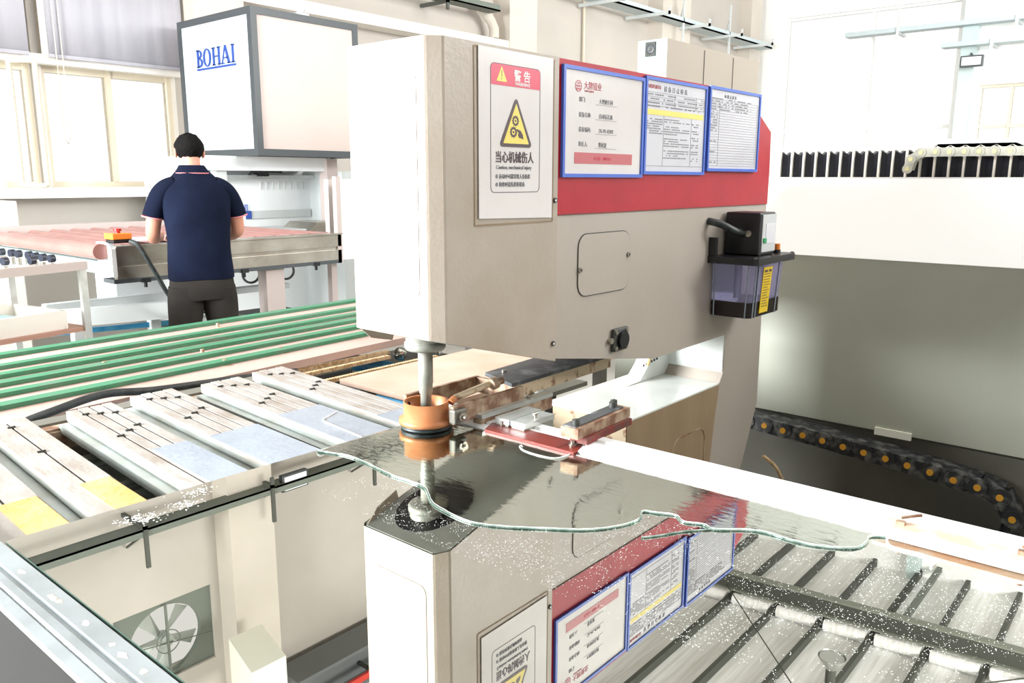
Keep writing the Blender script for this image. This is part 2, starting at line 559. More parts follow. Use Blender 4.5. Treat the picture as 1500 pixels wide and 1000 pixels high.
ceil = MB()
for k in range(27):
    x0 = -7 + k * 0.92
    x1 = x0 + 0.92
    ceil.add([(x0, -7, zr(-7)), (x1, -7, zr(-7)), (x1, YL + .3, zr(YL + .3)), (x0, YL + .3, zr(YL + .3)),
              (x0, -7, zr(-7) + .04), (x1, -7, zr(-7) + .04), (x1, YL + .3, zr(YL + .3) + .04), (x0, YL + .3, zr(YL + .3) + .04)],
             [(0, 1, 2, 3), (4, 7, 6, 5), (0, 4, 5, 1), (1, 5, 6, 2), (2, 6, 7, 3), (3, 7, 4, 0)])
ceiling = struct(ceil, 'ceiling', 'roof')
first = None
for k in range(-3, 8):
    y = 1.82 + 0.895 * k
    z = zr(y)
    m = MB().box(-7, XR, y - 0.02, y + 0.02, z - 0.15, z).box(-7, XR, y - .02, y + .06, z - .16, z - .15)
    m.build('purlin', 'purlin', ceiling)
for x in (14.4, 8.4, 2.4, -3.6):
    rf_ = None
    for (hw, za, zb) in ((0.02, -0.53, -0.22), (0.09, -0.56, -0.53), (0.09, -0.22, -0.19)):
        m = MB()
        m.add([(x + sx * hw, y, zr(y) + zz) for y in (-7, YL) for zz in (za, zb) for sx in (-1, 1)],
              [(0, 1, 3, 2), (4, 6, 7, 5), (0, 4, 5, 1), (2, 3, 7, 6), (0, 2, 6, 4), (1, 5, 7, 3)])
        if rf_ is None:
            rf_ = m.build('rafter', 'rafter', ceiling)
        else:
            m.build('flange', 'flange', rf_)
for k in range(-2, 8):
    y = 1.82 + 0.895 * k
    MB().cyl((14.16, y + .08, zr(y) - .12), (14.16, y + .82, zr(y + .8) - .12), .11, seg=14).build('foil_roll', 'roof', ceiling)
for y in (3.28,):
    MB().box(14.5, XR, y - .05, y + .05, zr(y) - .30, zr(y) - .22).box(14.5, XR, y - .05, y + .05, zr(y) - .22, zr(y) - .2).build('roof_duct', 'galv', ceiling)
for (a, b) in (((8.4, 1.0), (14.4, 6.5)), ((8.4, 6.5), (14.4, 1.0))):
    MB().tube([(a[0], a[1], zr(a[1]) - .24), (b[0], b[1], zr(b[1]) - .24)], 0.012, 6).build('brace_rod', 'purlin', ceiling)

# trims and pillars
struct(MB().box(4.85, 9.4, 7.72, 8.0, 3.2, 3.32), 'trim_1', 'walltrim')
struct(MB().box(4.3, 4.85, 7.68, 8.0, 0, 8.7), 'trim_2', 'pillar')
struct(MB().box(9.0, 9.6, 7.7, 8.0, 0, 8.7), 'trim_3', 'pillar')
struct(MB().box(13.1, 14.1, 7.7, 8.0, 0, 8.7), 'trim_4', 'pillar')
struct(MB().box(16.7, 17.2, 7.72, 8.0, 0, 8.7), 'trim_5', 'pillar')
struct(MB().box(17.25, 17.5, 3.62, 3.86, 0, 8.4), 'trim_6', 'tealcol')
struct(MB().box(-7, 4.3, 7.78, 8.0, 1.27, 1.36), 'trim_7', 'walltrim')
struct(MB().box(-7, 4.3, 7.9, 8.0, 2.42, 2.5), 'trim_8', 'walltrim')
struct(MB().box(17.3, 17.5, 1.2, 3.6, 1.97, 2.05), 'trim_9', 'walltrim')


def window(n, a0, a1, z0, z1, axis, pos, mull, bars=(), fm='frame'):
    w = bpy.data.objects.new('window_%d' % n, None)
    COL.objects.link(w)
    w['kind'] = 'structure'

    def bb(m, p0, p1, d0, d1, q0, q1):
        return m.box(p0, p1, pos + d0, pos + d1, q0, q1) if axis == 'x' else m.box(pos + d0, pos + d1, p0, p1, q0, q1)
    t = 0.05
    fr = MB()
    bb(fr, a0, a0 + t, .08, .16, z0, z1)
    bb(fr, a1 - t, a1, .08, .16, z0, z1)
    bb(fr, a0 + t, a1 - t, .08, .16, z0, z0 + t)
    bb(fr, a0 + t, a1 - t, .08, .16, z1 - t, z1)
    fr.build('window_frame', fm, w)
    for mx in mull:
        bb(MB(), mx - .022, mx + .022, .07, .17, z0 + t, z1 - t).build('mullion', fm, w)
    for mz in bars:
        bb(MB(), a0 + t, a1 - t, .085, .155, mz - .03, mz + .03).build('transom', fm, w)
    ed = [a0 + t] + list(mull) + [a1 - t]
    for i in range(len(ed) - 1):
        bb(MB(), ed[i], ed[i + 1], .115, .12, z0 + t, z1 - t).build('pane', 'glass', w)
    return w


window(1, 1.35, 2.93, 1.36, 3.3, 'x', YL, (2.2,), (2.4,))
window(2, 3.0, 4.23, 1.36, 3.3, 'x', YL, (3.61,), (2.4,))
window(3, -0.6, 1.05, 1.36, 3.3, 'x', YL, (0.2,), (2.4,))
window(4, -3.2, -1.2, 1.36, 3.3, 'x', YL, (-2.2,), (2.4,))
window(5, -6.2, -4.0, 1.36, 3.3, 'x', YL, (-5.1,), (2.4,))
window(6, 1.2, 3.55, 2.05, 3.16, 'y', XR, (2.0, 3.02), (2.42,))
window(7, 3.95, 7.3, 2.05, 4.75, 'y', XR, (5.55,), (2.45,), 'wallwhite')
window(8, -3.5, 0.4, 2.05, 3.16, 'y', XR, (-1.5,), (2.42,))

# open casement sash by the far left window
t = thing('window_sash', 'open cream window sash leaning ajar at the left frame edge', 'window', (2.72, 7.9, 1.36))
m = MB()
for (p0, p1) in (((2.72, 7.93, 1.38), (2.72, 7.93, 2.42)), ((2.86, 7.75, 1.38), (2.86, 7.75, 2.42)), ((2.72, 7.93, 2.42), (2.86, 7.75, 2.42)), ((2.72, 7.93, 1.38), (2.86, 7.75, 1.38))):
    m.cyl(p0, p1, 0.022, seg=6)
m.build('sash_frame', 'frame', t)

# roller blinds
for (x0, x1, lab) in ((1.3, 2.86, 'grey roller blind over the far left window, cut off by the photo edge'),
                      (3.02, 4.26, 'wide grey roller blind beside the cabinet with blue lettering')):
    t = thing('roller_blind', lab, 'blind', (x0, 7.85, 3.3), 'grey roller blinds on the left wall')
    m = MB()
    n = 40
    vs = []
    for i in range(n + 1):
        x = x0 + (x1 - x0) * i / n
        y = 7.84 + 0.003 * math.sin(i * 0.5) + 0.002 * math.sin(i * 1.3)
        vs += [(x, y, 2.49), (x, y, 3.28), (x, y + .006, 2.49), (x, y + .006, 3.28)]
    fs = []
    for i in range(n):
        a, b = i * 4, i * 4 + 4
        fs += [(a, b, b + 1, a + 1), (a + 2, a + 3, b + 3, b + 2), (a, a + 2, b + 2, b), (a + 1, b + 1, b + 3, a + 3)]
    m.add(vs, fs, True)
    m.build('fabric', 'curtain', t)
    MB().cyl((x0, 7.85, 3.31), (x1, 7.85, 3.31), 0.035).build('tube', 'walltrim', t)
    MB().box(x0, x1, 7.83, 7.86, 2.47, 2.5).build('hem_bar', 'curtain', t)
    m = MB().tube([(x0 + .05, 7.82, 3.3), (x0 + .05, 7.82, 1.8), (x0 + .075, 7.82, 1.74), (x0 + .10, 7.82, 1.8), (x0 + .10, 7.82, 3.3)], 0.0035, 6)
    m.build('pull_chain', 'frame', t)

# exhaust fans in the high openings
for i, (a, b) in enumerate(fans):
    cx, cz = (a + b) / 2, 5.17
    t = thing('exhaust_fan', ('round exhaust fan high on the wall, nearer the pillar' if i else 'round exhaust fan high on the wall, farther from the pillar'), 'fan', (cx, 8.06, 4.72), 'exhaust fans high on the left wall')
    sq = []
    seg = 40
    inner = []
    for k in range(seg):
        q = 2 * PI * k / seg + PI / 4
        c, s_ = math.cos(q), math.sin(q)
        mm = max(abs(c), abs(s_))
        sq.append((cx + c / mm * (b - a) / 2 * .995, cz + s_ / mm * 0.445))
        inner.append((cx + 0.40 * c, cz + 0.40 * s_))
    ring_prism(MB(), sq, inner, 8.03, 8.09).build('shroud', 'galv', t)
    for k in range(5):
        q = k * 2 * PI / 5 + .3
        d = Vector((math.cos(q), 0, math.sin(q)))
        e = Vector((-math.sin(q), 0, math.cos(q)))
        c0 = Vector((cx, 8.08, cz))
        vs = [c0 + d * .07 - e * .03, c0 + d * .07 + e * .03 + Vector((0, .04, 0)), c0 + d * .37 + e * .12 + Vector((0, .05, 0)), c0 + d * .37 - e * .06]
        vs += [v + Vector((0, .006, 0)) for v in vs]
        MB().add(vs, [(0, 1, 2, 3), (4, 7, 6, 5), (0, 4, 5, 1), (1, 5, 6, 2), (2, 6, 7, 3), (3, 7, 4, 0)]).build('blade', 'fan', t)
    MB().cyl((cx, 7.99, cz), (cx, 8.14, cz), 0.07).build('hub', 'fan', t)
    g = MB().box(cx - .012, cx + .012, 7.97, 7.99, 4.73, 5.6)
    g.tube([(a + .03, 7.98, 5.1), (b - .03, 7.98, 5.28)], .006, 6)
    g.tube([(cx + .13 * math.cos(2 * PI * k / 24), 7.98, cz + .13 * math.sin(2 * PI * k / 24)) for k in range(25)], .006, 6)
    g.build('guard', 'galv', t)

# wall cable tray seen in the mirror, crane rail, duct box
t = thing('cable_tray', 'long grey cable tray on hanging brackets, high on the left wall', 'tray', (0.5, 7.6, 3.62), 'cable trays on the walls')
MB().box(0.5, 8.6, 7.52, 7.72, 3.62, 3.64).box(.5, 8.6, 7.52, 7.53, 3.62, 3.7).box(.5, 8.6, 7.71, 7.72, 3.62, 3.7).build('tray_body', 'galv', t)
for x in (1.9, 3.32, 4.75, 6.2, 7.6):
    MB().box(x - .02, x + .02, 7.5, 7.53, 3.5, 4.02).box(x - .02, x + .02, 7.5, 7.99, 3.58, 3.62).cyl((x, 7.52, 3.66), (x, 7.97, 3.95), .014, seg=6).build('bracket', 'purlin', t)
t = thing('crane_rail', 'dark grey crane girder with a red power rail along it', 'rail', (4.9, 7.6, 6.0))
MB().box(4.9, 15, 7.45, 7.9, 6.08, 6.12).box(4.9, 15, 7.62, 7.7, 6.12, 6.55).box(4.9, 15, 7.45, 7.9, 6.55, 6.6).build('girder', 'railgrey', t)
MB().box(4.9, 15, 7.3, 7.34, 6.34, 6.42).build('power_rail', 'railred', t)
for k in range(12):
    MB().box(5.1 + k * .8, 5.14 + k * .8, 7.34, 7.62, 6.36, 6.4).build('rail_bracket', 'purlin', t)
o = MB().prism([(4.05, 7.42), (4.45, 7.42), (4.27, 6.69), (3.87, 6.69)], 5.1, 5.75, 'z').build('duct_box', 'cream')
tag(o, 'cream square sheet metal duct box beside the high fan', 'duct')

# drain pipe, trays, lamp on the other walls
o = MB().tube([(8.32, 7.9, 5.4), (8.32, 7.9, 3.98), (8.36, 7.88, 3.9), (8.72, 7.8, 3.55), (8.76, 7.78, 3.45), (8.76, 7.78, 3.33)], 0.07, 10).build('drain_pipe', 'pillar')
tag(o, 'cream drain pipe with a kink running down the left wall', 'pipe')
o = MB().tube([(11.1, 7.95, 5.2), (11.1, 7.95, 3.15), (11.1, 7.9, 3.08)], 0.022, 6).build('conduit', 'frame')
tag(o, 'thin yellowish conduit hanging on the bare left wall', 'pipe')
t = thing('cable_tray', 'pale cable tray sloping away along the left wall above the taupe cabinet', 'tray', (10.4, 7.6, 4.15), 'cable trays on the walls')
MB().box(10.4, 17.2, 7.45, 7.75, 4.13, 4.16).box(10.4, 17.2, 7.45, 7.46, 4.13, 4.22).build('tray_body', 'teal', t)
for x in (10.95, 12.3, 13.7, 15.0, 16.4):
    MB().box(x, x + .03, 7.1, 7.95, 4.08, 4.13).box(x, x + .03, 7.1, 7.13, 4.08, 4.2).build('bracket', 'washgrey', t)
for x in (13.4, 15.2):
    MB().box(x, x + .03, 7.45, 7.48, 3.6, 4.7).cyl((x, 7.45, 4.5), (x + .3, 7.7, 4.2), .012, seg=6).build('hanger', 'washgrey', t)
for (z, ya, lab) in ((4.2, 5.9, 'upper pale teal cable tray above the right wall window'), (3.84, 4.15, 'lower pale teal cable tray above the right wall window')):
    t = thing('cable_tray', lab, 'tray', (17.2, 2.0, z), 'cable trays on the walls')
    MB().box(17.02, 17.3, -1.0, ya, z - .02, z + .06).build('tray_body', 'teal', t)
    for y in ((4.9, 2.95) if z > 4 else (3.3, 1.5)):
        MB().box(17.0, 17.02, y, y + .05, z - .15, z + .5 if z > 4 else z + .22).box(17.02, 17.49, y, y + .05, z - .06, z - .02).build('bracket', 'washgrey', t)
t = thing('floodlight', 'small dark framed floodlight on the pale column', 'lamp', (17.1, 3.6, 3.5))
MB().box(17.0, 17.09, 3.43, 3.8, 3.44, 3.64, .01).build('housing', 'cabframe', t)
MB().box(16.985, 17.0, 3.46, 3.77, 3.47, 3.61).build('lens', 'washer', t)
MB().cyl((17.05, 3.6, 3.6), (17.3, 3.7, 3.72), .02).build('arm', 'cabframe', t)
t = thing('floodlight', 'small dark framed floodlight high on the left wall above the cable tray', 'lamp', (4.75, 7.6, 3.3))
MB().box(4.9, 5.25, 7.55, 7.62, 3.54, 3.74, .01).build('housing', 'cabframe', t)
MB().box(4.93, 5.22, 7.54, 7.55, 3.56, 3.72).build('lens', 'washer', t)
# high-bay lamp seen in the mirror
t = thing('high_bay_lamp', 'round metal high bay lamp hanging below the roof sheets', 'lamp', (10.9, 3.27, 6.9))
MB().lathe([(0.19, 0), (0.185, .03), (0.09, .17), (.07, .2)], (10.9, 3.27, 6.9)).lathe([(0.17, .02), (.0, .02)], (10.9, 3.27, 6.9)).build('reflector', 'lamp', t)
MB().cyl((10.9, 3.27, 7.1), (10.9, 3.27, 7.32), .07).build('ballast', 'purlin', t)
MB().cyl((10.9, 3.27, 7.32), (10.9, 3.27, zr(3.27) - .05), .015).build('stem', 'purlin', t)

# ================================================================ DRILLING MACHINE
Y0, Y1 = 1.243, 1.518
dm = thing('glass_drilling_machine', 'big cream and red drilling machine with a boxy head over the mirror', 'machine', (2.7, 1.38, 0))


def hb(x):
    return 1.102 - (x - 1.205) * 0.27


# head housing
pl = [(1.205, 1.263), (1.209, 1.258), (1.231, 1.237), (1.236, 1.234), (1.625, 1.234), (1.625, 1.518), (1.215, 1.518), (1.205, 1.508)]
m = MB()
n = len(pl)
vs = [(x, y, hb(x)) for x, y in pl] + [(x, y, 1.735) for x, y in pl]
m.add(vs, [tuple(range(n, 2 * n))] + [(i, (i + 1) % n, (i + 1) % n + n, i + n) for i in range(n)])
m.build('head_housing', 'head', dm)
pi_ = [(x + (0.004 if x < 1.4 else -0.004), y + (0.004 if y < 1.4 else -0.004)) for x, y in pl]
m = MB()
m.add([(x, y, hb(x) + 0.003) for x, y in pi_] + [(x, y, hb(x) - 0.001) for x, y in pi_], [tuple(range(n)), tuple(range(n, 2 * n))] + [(i, (i + 1) % n, (i + 1) % n + n, i + n) for i in range(n)])
m.build('head_underside', 'under', dm, 'grey oily underside')
# front cover outline (a thin proud door)
ou, inn = inset(rounded, 1.285, 1.478, 1.19, 1.672, .02, .004)
cover = MB().prism(rounded(1.287, 1.476, 1.192, 1.67, .02), 1.2035, 1.2052, 'x')
cover.build('front_cover', 'paint', dm)
# outline of the old sticker + top weld
ring_prism(MB(), *inset(rounded, 1.322, 1.606, 1.345, 1.728, .004, .004), 1.2328, 1.2342).build('old_sticker_trace', 'brownstain', dm)
for (x, z) in ((1.613, 1.397), (1.612, 1.037)):
    s_ = MB().cyl((x, 1.2335, z), (x, 1.2295, z), .0065, seg=12).build('screw', 'dark', dm)
    MB().cyl((x, 1.2298, z), (x, 1.229, z), .003, seg=6).build('socket', 'white', s_)
# arm + column C frame
arm = [(1.625, 0.994), (1.625, 1.359), (2.903, 1.359), (2.925, 0.90), (2.932, 0.60), (2.812, 0.352), (2.76, 0.0), (1.995, 0.0),
       (1.995, 0.737), (2.594, 0.737), (2.622, 0.776), (2.622, 0.912), (2.134, 0.908)]
MB().prism(arm, Y0, Y1).build('c_frame', 'paint', dm)
MB().box(2.62, 2.93, Y1, 1.92, .96, 1.62, .01).build('rear_box', 'paint', dm)  # unseen box added behind the column to block light on the beam
# red top panel
red = [(1.625, 1.36), (1.625, 1.735), (2.70, 1.736), (2.77, 1.683), (2.90, 1.615), (2.908, 1.47), (2.906, 1.36)]
MB().prism(red, Y0 - 0.002, Y1 + .002).build('red_top_panel', 'red', dm, 'red painted upper panel')
MB().box(1.63, 2.9, Y0 - .0025, Y0 + .003, 1.3585, 1.3615).build('panel_joint', 'rustred', dm)
# throat filler web
MB().box(2.6145, 2.6212, 1.2445, 1.5165, .778, .911).build('throat_liner', 'whitepaint', dm, 'white inner face of the throat')
MB().prism([(2.34, 0.743), (2.42, 0.748), (2.48, 0.80), (2.515, 0.862), (2.545, 0.909), (2.621, 0.911), (2.621, 0.776), (2.594, 0.743)], 1.46, 1.517).build('throat_gusset', 'whitepaint', dm)
m = MB()
for k in range(6):
    m.cyl((2.44 + k * .018, 1.4605, 0.80 + .002 * k), (2.44 + k * .018, 1.4575, .80 + .002 * k), .005, seg=8)
m.build('air_port', 'black', dm, kind='stuff')
m = MB().tube([(2.38, 1.44, .905), (2.41, 1.44, .87), (2.45, 1.44, .83), (2.46, 1.455, .80)], .006, 8).build('hose', 'yellow', dm, 'thin yellow air hose')
# lower arm: white top and stained side
MB().box(1.992, 2.592, Y0 - .001, Y1 + .04, 0.735, 0.742, .002).build('lower_arm_top', 'whitepaint', dm, 'glossy white top of the lower arm')
MB().prism([(1.992, .0), (1.992, .735), (2.594, .737), (2.572, .624), (2.545, .427), (2.53, 0)], Y0 - .0022, Y0 + .001).build('lower_arm_side', 'brownstain', dm, 'brown stained side of the lower arm')
MB().box(1.989, 1.995, Y0, Y1, .2, .737).build('lower_arm_end', 'rustlight', dm)
q = rounded(2.27, 2.50, 0.30, 0.61, .05)
ring_prism(MB(), q, rounded(2.274, 2.496, .304, .606, .046), Y0 - .004, Y0 - .001).build('lower_hatch', 'rust', dm)
# side hatch with two screws
MB().prism(rounded(1.728, 1.975, 1.143, 1.306, .035), Y0 - .003, Y0 + .001).build('hatch', 'paint', dm)
ring_prism(MB(), rounded(1.7255, 1.9775, 1.1405, 1.3085, .037), rounded(1.728, 1.975, 1.143, 1.306, .035), Y0 - .0015, Y0 + .001).build('hatch_gap', 'dark', dm)
for x, z in ((1.733, 1.214), (1.967, 1.24)):
    s_ = MB().cyl((x, Y0 - .003, z), (x, Y0 - .008, z), .0075, seg=12).build('screw', 'steel', dm)
    MB().cyl((x, Y0 - .008, z), (x, Y0 - .0085, z), .0035, seg=6).build('socket', 'black', s_)
# square connector
c = B('connector', 1.893, 1.968, Y0 - .012, Y0, .968, 1.034, 'dark', dm, .004, 'dark square flange connector')
MB().cyl((1.934, Y0 - .012, 1.0), (1.934, Y0 - .022, 1.0), .024, seg=20).lathe([(.024, 0), (.026, .002), (.028, .0)], (1.934, Y0 - .012, 1.0), 20, (0, -1, 0)).build('socket', 'black', c)
for x, z in ((1.903, 1.024), (1.958, 1.024), (1.903, .978), (1.958, .978)):
    MB().cyl((x, Y0 - .012, z), (x, Y0 - .016, z), .006, seg=8).build('bolt', 'steel', c)
MB().cyl((1.884, Y0, 1.002), (1.884, Y0 - .012, 1.002), .009, seg=10).build('bolt', 'steel', c)
# spindle
SX_, SY_ = 1.322, 1.398
zb = hb(SX_)
m = MB()
nn = 32
vs = []
for k in range(nn):
    q = 2 * PI * k / nn
    for dz in (-0.0022, 0.001):
        x, y = SX_ + .022 + .105 * math.cos(q), SY_ + .095 * math.sin(q)
        vs.append((x, y, hb(x) + dz))
m.add(vs, [tuple(range(0, 2 * nn, 2)), tuple(range(1, 2 * nn, 2))] + [(2 * i, 2 * ((i + 1) % nn), 2 * ((i + 1) % nn) + 1, 2 * i + 1) for i in range(nn)])
m.build('opening_shade', 'black', dm, 'black disc painting the dark of the round opening under the head')  # flat disc paints the shade of a hole that is not cut
MB().lathe([(0, .0), (.046, .0), (.050, .006), (.050, .018), (.046, .020), (.046, .022), (.047, .024), (.047, .09), (0, .09)], (SX_, SY_, 1.046)).build('spindle_flange', 'spindle', dm)
MB().lathe([(0, 0), (.0135, 0), (.0135, .05), (.0165, .053), (.0165, .075), (.018, .078), (.018, .165), (0, .165)], (SX_, SY_, .885)).build('spindle_shaft', 'spindle', dm)
MB().cyl((SX_ + .02, SY_ - .0425, 1.08), (SX_ + .02, SY_ - .0445, 1.08), .004, seg=8).build('set_screw', 'black', dm)
MB().add([(1.21, 1.50, hb(1.21)), (1.33, 1.518, hb(1.33)), (1.33, 1.525, hb(1.33) - .018), (1.25, 1.51, hb(1.25) - .02),
          (1.21, 1.503, hb(1.21)), (1.33, 1.521, hb(1.33)), (1.33, 1.528, hb(1.33) - .018), (1.25, 1.513, hb(1.25) - .02)],
         [(0, 1, 2, 3), (4, 7, 6, 5), (0, 4, 5, 1), (1, 5, 6, 2), (2, 6, 7, 3), (3, 7, 4, 0)]).build('bent_lip', 'head', dm)

# ---------------------------------------------------------------- warning sign
SYN = 1.2318
ws = thing('warning_sign', 'laminated warning sign with yellow gear triangle taped on the machine head', 'sign', (1.467, SYN, 1.36))
sx0, sx1, sz0, sz1 = 1.335, 1.598, 1.362, 1.728
MB().prism([(sx0, sz0), (sx1, sz0 - .006), (sx1, sz1), (sx0, sz1)], SYN - .0012, SYN).build('sheet', 'paper', ws)
fx0, fx1, fz0, fz1 = 1.373, 1.548, 1.418, 1.698
yf = SYN - .0013
ring_prism(MB(), *inset(rounded, fx0, fx1, fz0, fz1, .012, .0014), yf - .0005, yf).build('border', 'ink', ws)
hd = [p for p in rounded(fx0 + .0014, fx1 - .0014, fz0, fz1 - .0014, .011) if p[1] > 1.60]
hd = [(fx1 - .0014, 1.652)] + hd + [(fx0 + .0014, 1.652)]
MB().prism(hd, yf - .0005, yf).build('header', 'signred', ws)
yt = yf - .0006


def tri(cx, z0, w, h, r=0.0):
    pts = [(cx - w / 2, z0), (cx + w / 2, z0), (cx, z0 + h)]
    if r == 0:
        return pts
    out = []
    for i in range(3):
        p, a, b = Vector(pts[i]), Vector(pts[i - 1]), Vector(pts[(i + 1) % 3])
        out += [tuple(p + (a - p).normalized() * r), tuple(p + ((a - p).normalized() + (b - p).normalized()) * r * .35), tuple(p + (b - p).normalized() * r)]
    return out


tr = MB().prism(tri(1.410, 1.660, .036, .033, .002), yt - .0004, yt).build('warning_triangle', 'signyellow', ws)
MB().box(1.4092, 1.4108, yt - .0007, yt - .0004, 1.670, 1.684).box(1.4092, 1.4108, yt - .0007, yt - .0004, 1.6645, 1.6675).build('exclamation_mark', 'ink', tr)
XD = (1, 0, 0)
text('警 告', .026, (1.452, yt, 1.667), XD, 'lettering', 'white', ws, 1.0, bold=.0004)
text('WARNING', .0105, (1.456, yt, 1.6555), XD, 'lettering', 'white', ws, 1.05, bold=.0002)
bt = MB().prism(tri(1.460, 1.520, .118, .112, .01), yt - .0004, yt).build('hazard_triangle', 'ink', ws)
MB().prism(tri(1.460, 1.5275, .091, .089, .002), yt - .0008, yt - .0004).build('yellow_field', 'signyellow', bt)


def gear(cx, cz, r, y):
    mb = MB()
    oo, ii = [], []
    for k in range(36):
        q = 2 * PI * k / 36
        rr = r * (1.0 if k % 3 else 1.22)
        oo.append((cx + rr * math.cos(q), cz + rr * math.sin(q)))
        ii.append((cx + r * .58 * math.cos(q), cz + r * .58 * math.sin(q)))
    ring_prism(mb, oo, ii, y - .0004, y)
    mb.prism([(cx + r * .25 * math.cos(2 * PI * k / 10), cz + r * .25 * math.sin(2 * PI * k / 10)) for k in range(10)], y - .0004, y)
    return mb


yg = yt - .0008
gear(1.457, 1.578, .0105, yg).build('gear_symbol', 'ink', bt)
gear(1.450, 1.553, .011, yg).build('gear_symbol', 'ink', bt)
MB().prism([(1.463, 1.560), (1.475, 1.557), (1.483, 1.548), (1.485, 1.538), (1.478, 1.540), (1.470, 1.541), (1.466, 1.547), (1.468, 1.552), (1.460, 1.558)], yg - .0004, yg).build('hand_symbol', 'ink', bt)
text('当心机械伤人', .0272, (1.388, yt, 1.487), XD, 'lettering', 'ink', ws, .84, bold=.0003)
text('Caution, mechanical injury', .0125, (1.391, yt, 1.4705), XD, 'lettering', 'greyink', ws, .94)
text('● 运动中可能导致人身伤害', .0118, (1.389, yt, 1.450), XD, 'lettering', 'greyink', ws, .86)
text('● 检修时请先停掉设备', .0118, (1.389, yt, 1.432), XD, 'lettering', 'greyink', ws, .86)

# ---------------------------------------------------------------- document frames


def docframe(x0, x1, z0, z1, y, lab, tilt=0.0):
    t = thing('document_frame', lab, 'sign', (x0, y, z0), 'blue framed documents on the red panel')
    w = .009
    ring_prism(MB(), [(x0, z0), (x1, z0), (x1, z1), (x0, z1)], [(x0 + w, z0 + w), (x1 - w, z0 + w), (x1 - w, z1 - w), (x0 + w, z1 - w)], y - .008, y).build('border', 'blueframe', t)
    MB().box(x0 + w, x1 - w, y - .004, y - .001, z0 + w, z1 - w).build('sheet', 'paper' if tilt == 1 else 'paper2', t)
    return t


yd = Y0 - .0025
ys = yd - .0044
d1 = docframe(1.643, 2.018, 1.453, 1.722, yd, 'largest blue framed sheet with red logo and rose banner, next to the warning sign', 1)
d2 = docframe(2.024, 2.388, 1.462, 1.730, yd, 'middle blue framed form with a yellow stripe across it')
d3 = docframe(2.398, 2.775, 1.474, 1.735, yd - .004, 'rightmost blue framed sheet full of faint ruled lines')
ring_prism(MB(), [(1.708 + .014 * math.cos(k * PI / 12), 1.676 + .014 * math.sin(k * PI / 12)) for k in range(24)], [(1.708 + .0118 * math.cos(k * PI / 12), 1.676 + .0118 * math.sin(k * PI / 12)) for k in range(24)], ys - .0003, ys).box(1.699, 1.717, ys - .0003, ys, 1.674, 1.678).box(1.697, 1.719, ys - .0003, ys, 1.667, 1.671).box(1.703, 1.713, ys - .0003, ys, 1.681, 1.684).build('logo', 'rosebar', d1)
text('大牌镜业', .021, (1.731, ys, 1.672), XD, 'lettering', 'rosebar', d1, .95)
text('DAPAI  JINGYE', .0065, (1.735, ys, 1.664), XD, 'lettering', 'rosebar', d1, .95)
for z, a, b in ((1.640, '部门:', '大理磨车间'), (1.603, '设备名称:', '自动钻孔机'), (1.567, '设备编码:', 'ZK-PK-02/02'), (1.531, '责任人:', '曹延波')):
    text(a, .0135, (1.711, ys, z), XD, 'lettering', 'greyink', d1, .95)
    text(b, .0135, (1.800, ys, z), XD, 'lettering', 'greyink', d1, .95)
    MB().box(1.785, 1.885, ys - .0003, ys, z - .0045, z - .0037).build('rule_line', 'greyink', d1)
MB().box(1.695, 1.965, ys - .0003, ys, 1.487, 1.515).build('banner', 'rosebar', d1)
text('安全第一 预防为主', .010, (1.78, ys - .0004, 1.497), XD, 'lettering', 'signred', d1, 1)
text('大牌镜业有限公司', .012, (2.036, ys, 1.700), XD, 'lettering', 'rosebar', d2, .75)
text('设 备 日 点 检 表', .017, (2.125, ys, 1.696), XD, 'lettering', 'greyink', d2, 1.1)
m = MB()
for z in (1.689, 1.677, 1.665, 1.653, 1.486):
    m.box(2.036, 2.372, ys - .0003, ys, z, z + .0009)
for x in (2.036, 2.19, 2.32, 2.372):
    m.box(x, x + .0009, ys - .0003, ys, 1.653, 1.689)
for x in (2.13, 2.295):
    m.box(x, x + .0009, ys - .0003, ys, 1.486, 1.63)
m.build('table_grid', 'greyink', d2, kind='stuff')
MB().box(2.036, 2.37, ys - .0003, ys, 1.628, 1.643).build('yellow_stripe', 'signyellow', d2)
rr_ = random.Random(3)
m = MB()


def dashes(mb, x0, x1, z, h, yy, dens=.8):
    x = x0
    while x < x1:
        l = rr_.uniform(.004, .012)
        if rr_.random() < dens:
            mb.box(x, min(x + l, x1), yy - .0003, yy, z, z + h)
        x += l + .003


for k, z in enumerate((1.68, 1.668, 1.657, 1.648)):
    dashes(m, 2.04, 2.36, z + .002, .0035, ys, .7)
for k in range(12):
    z = 1.615 - k * .0065
    if k < 7:
        dashes(m, 2.04, 2.125, z, .003, ys)
for k in range(18):
    z = 1.617 - k * .0068
    if k % 5 != 2:
        dashes(m, 2.135, 2.285 if k % 3 else 2.22, z, .0028, ys)
    if k % 3:
        dashes(m, 2.30, 2.345, z, .003, ys)
m.build('printed_text', 'greyink', d2, kind='stuff')
y3 = ys - .004
text('每 周 点 检 表', .012, (2.50, y3, 1.705), XD, 'lettering', 'greyink', d3, 1.2)
m = MB()
for k in range(26):
    z = 1.696 - k * .0082
    m.box(2.412, 2.755, y3 - .0003, y3, z, z + .0008)
    if k < 12 or k % 4 == 0:
        dashes(m, 2.415, 2.46 if k > 4 else 2.7, z + .0022, .003, y3, .75)
for x in (2.412, 2.47, 2.755):
    m.box(x, x + .0008, y3 - .0003, y3, 1.49, 1.697)
m.build('ruled_lines', 'greyink', d3, kind='stuff')

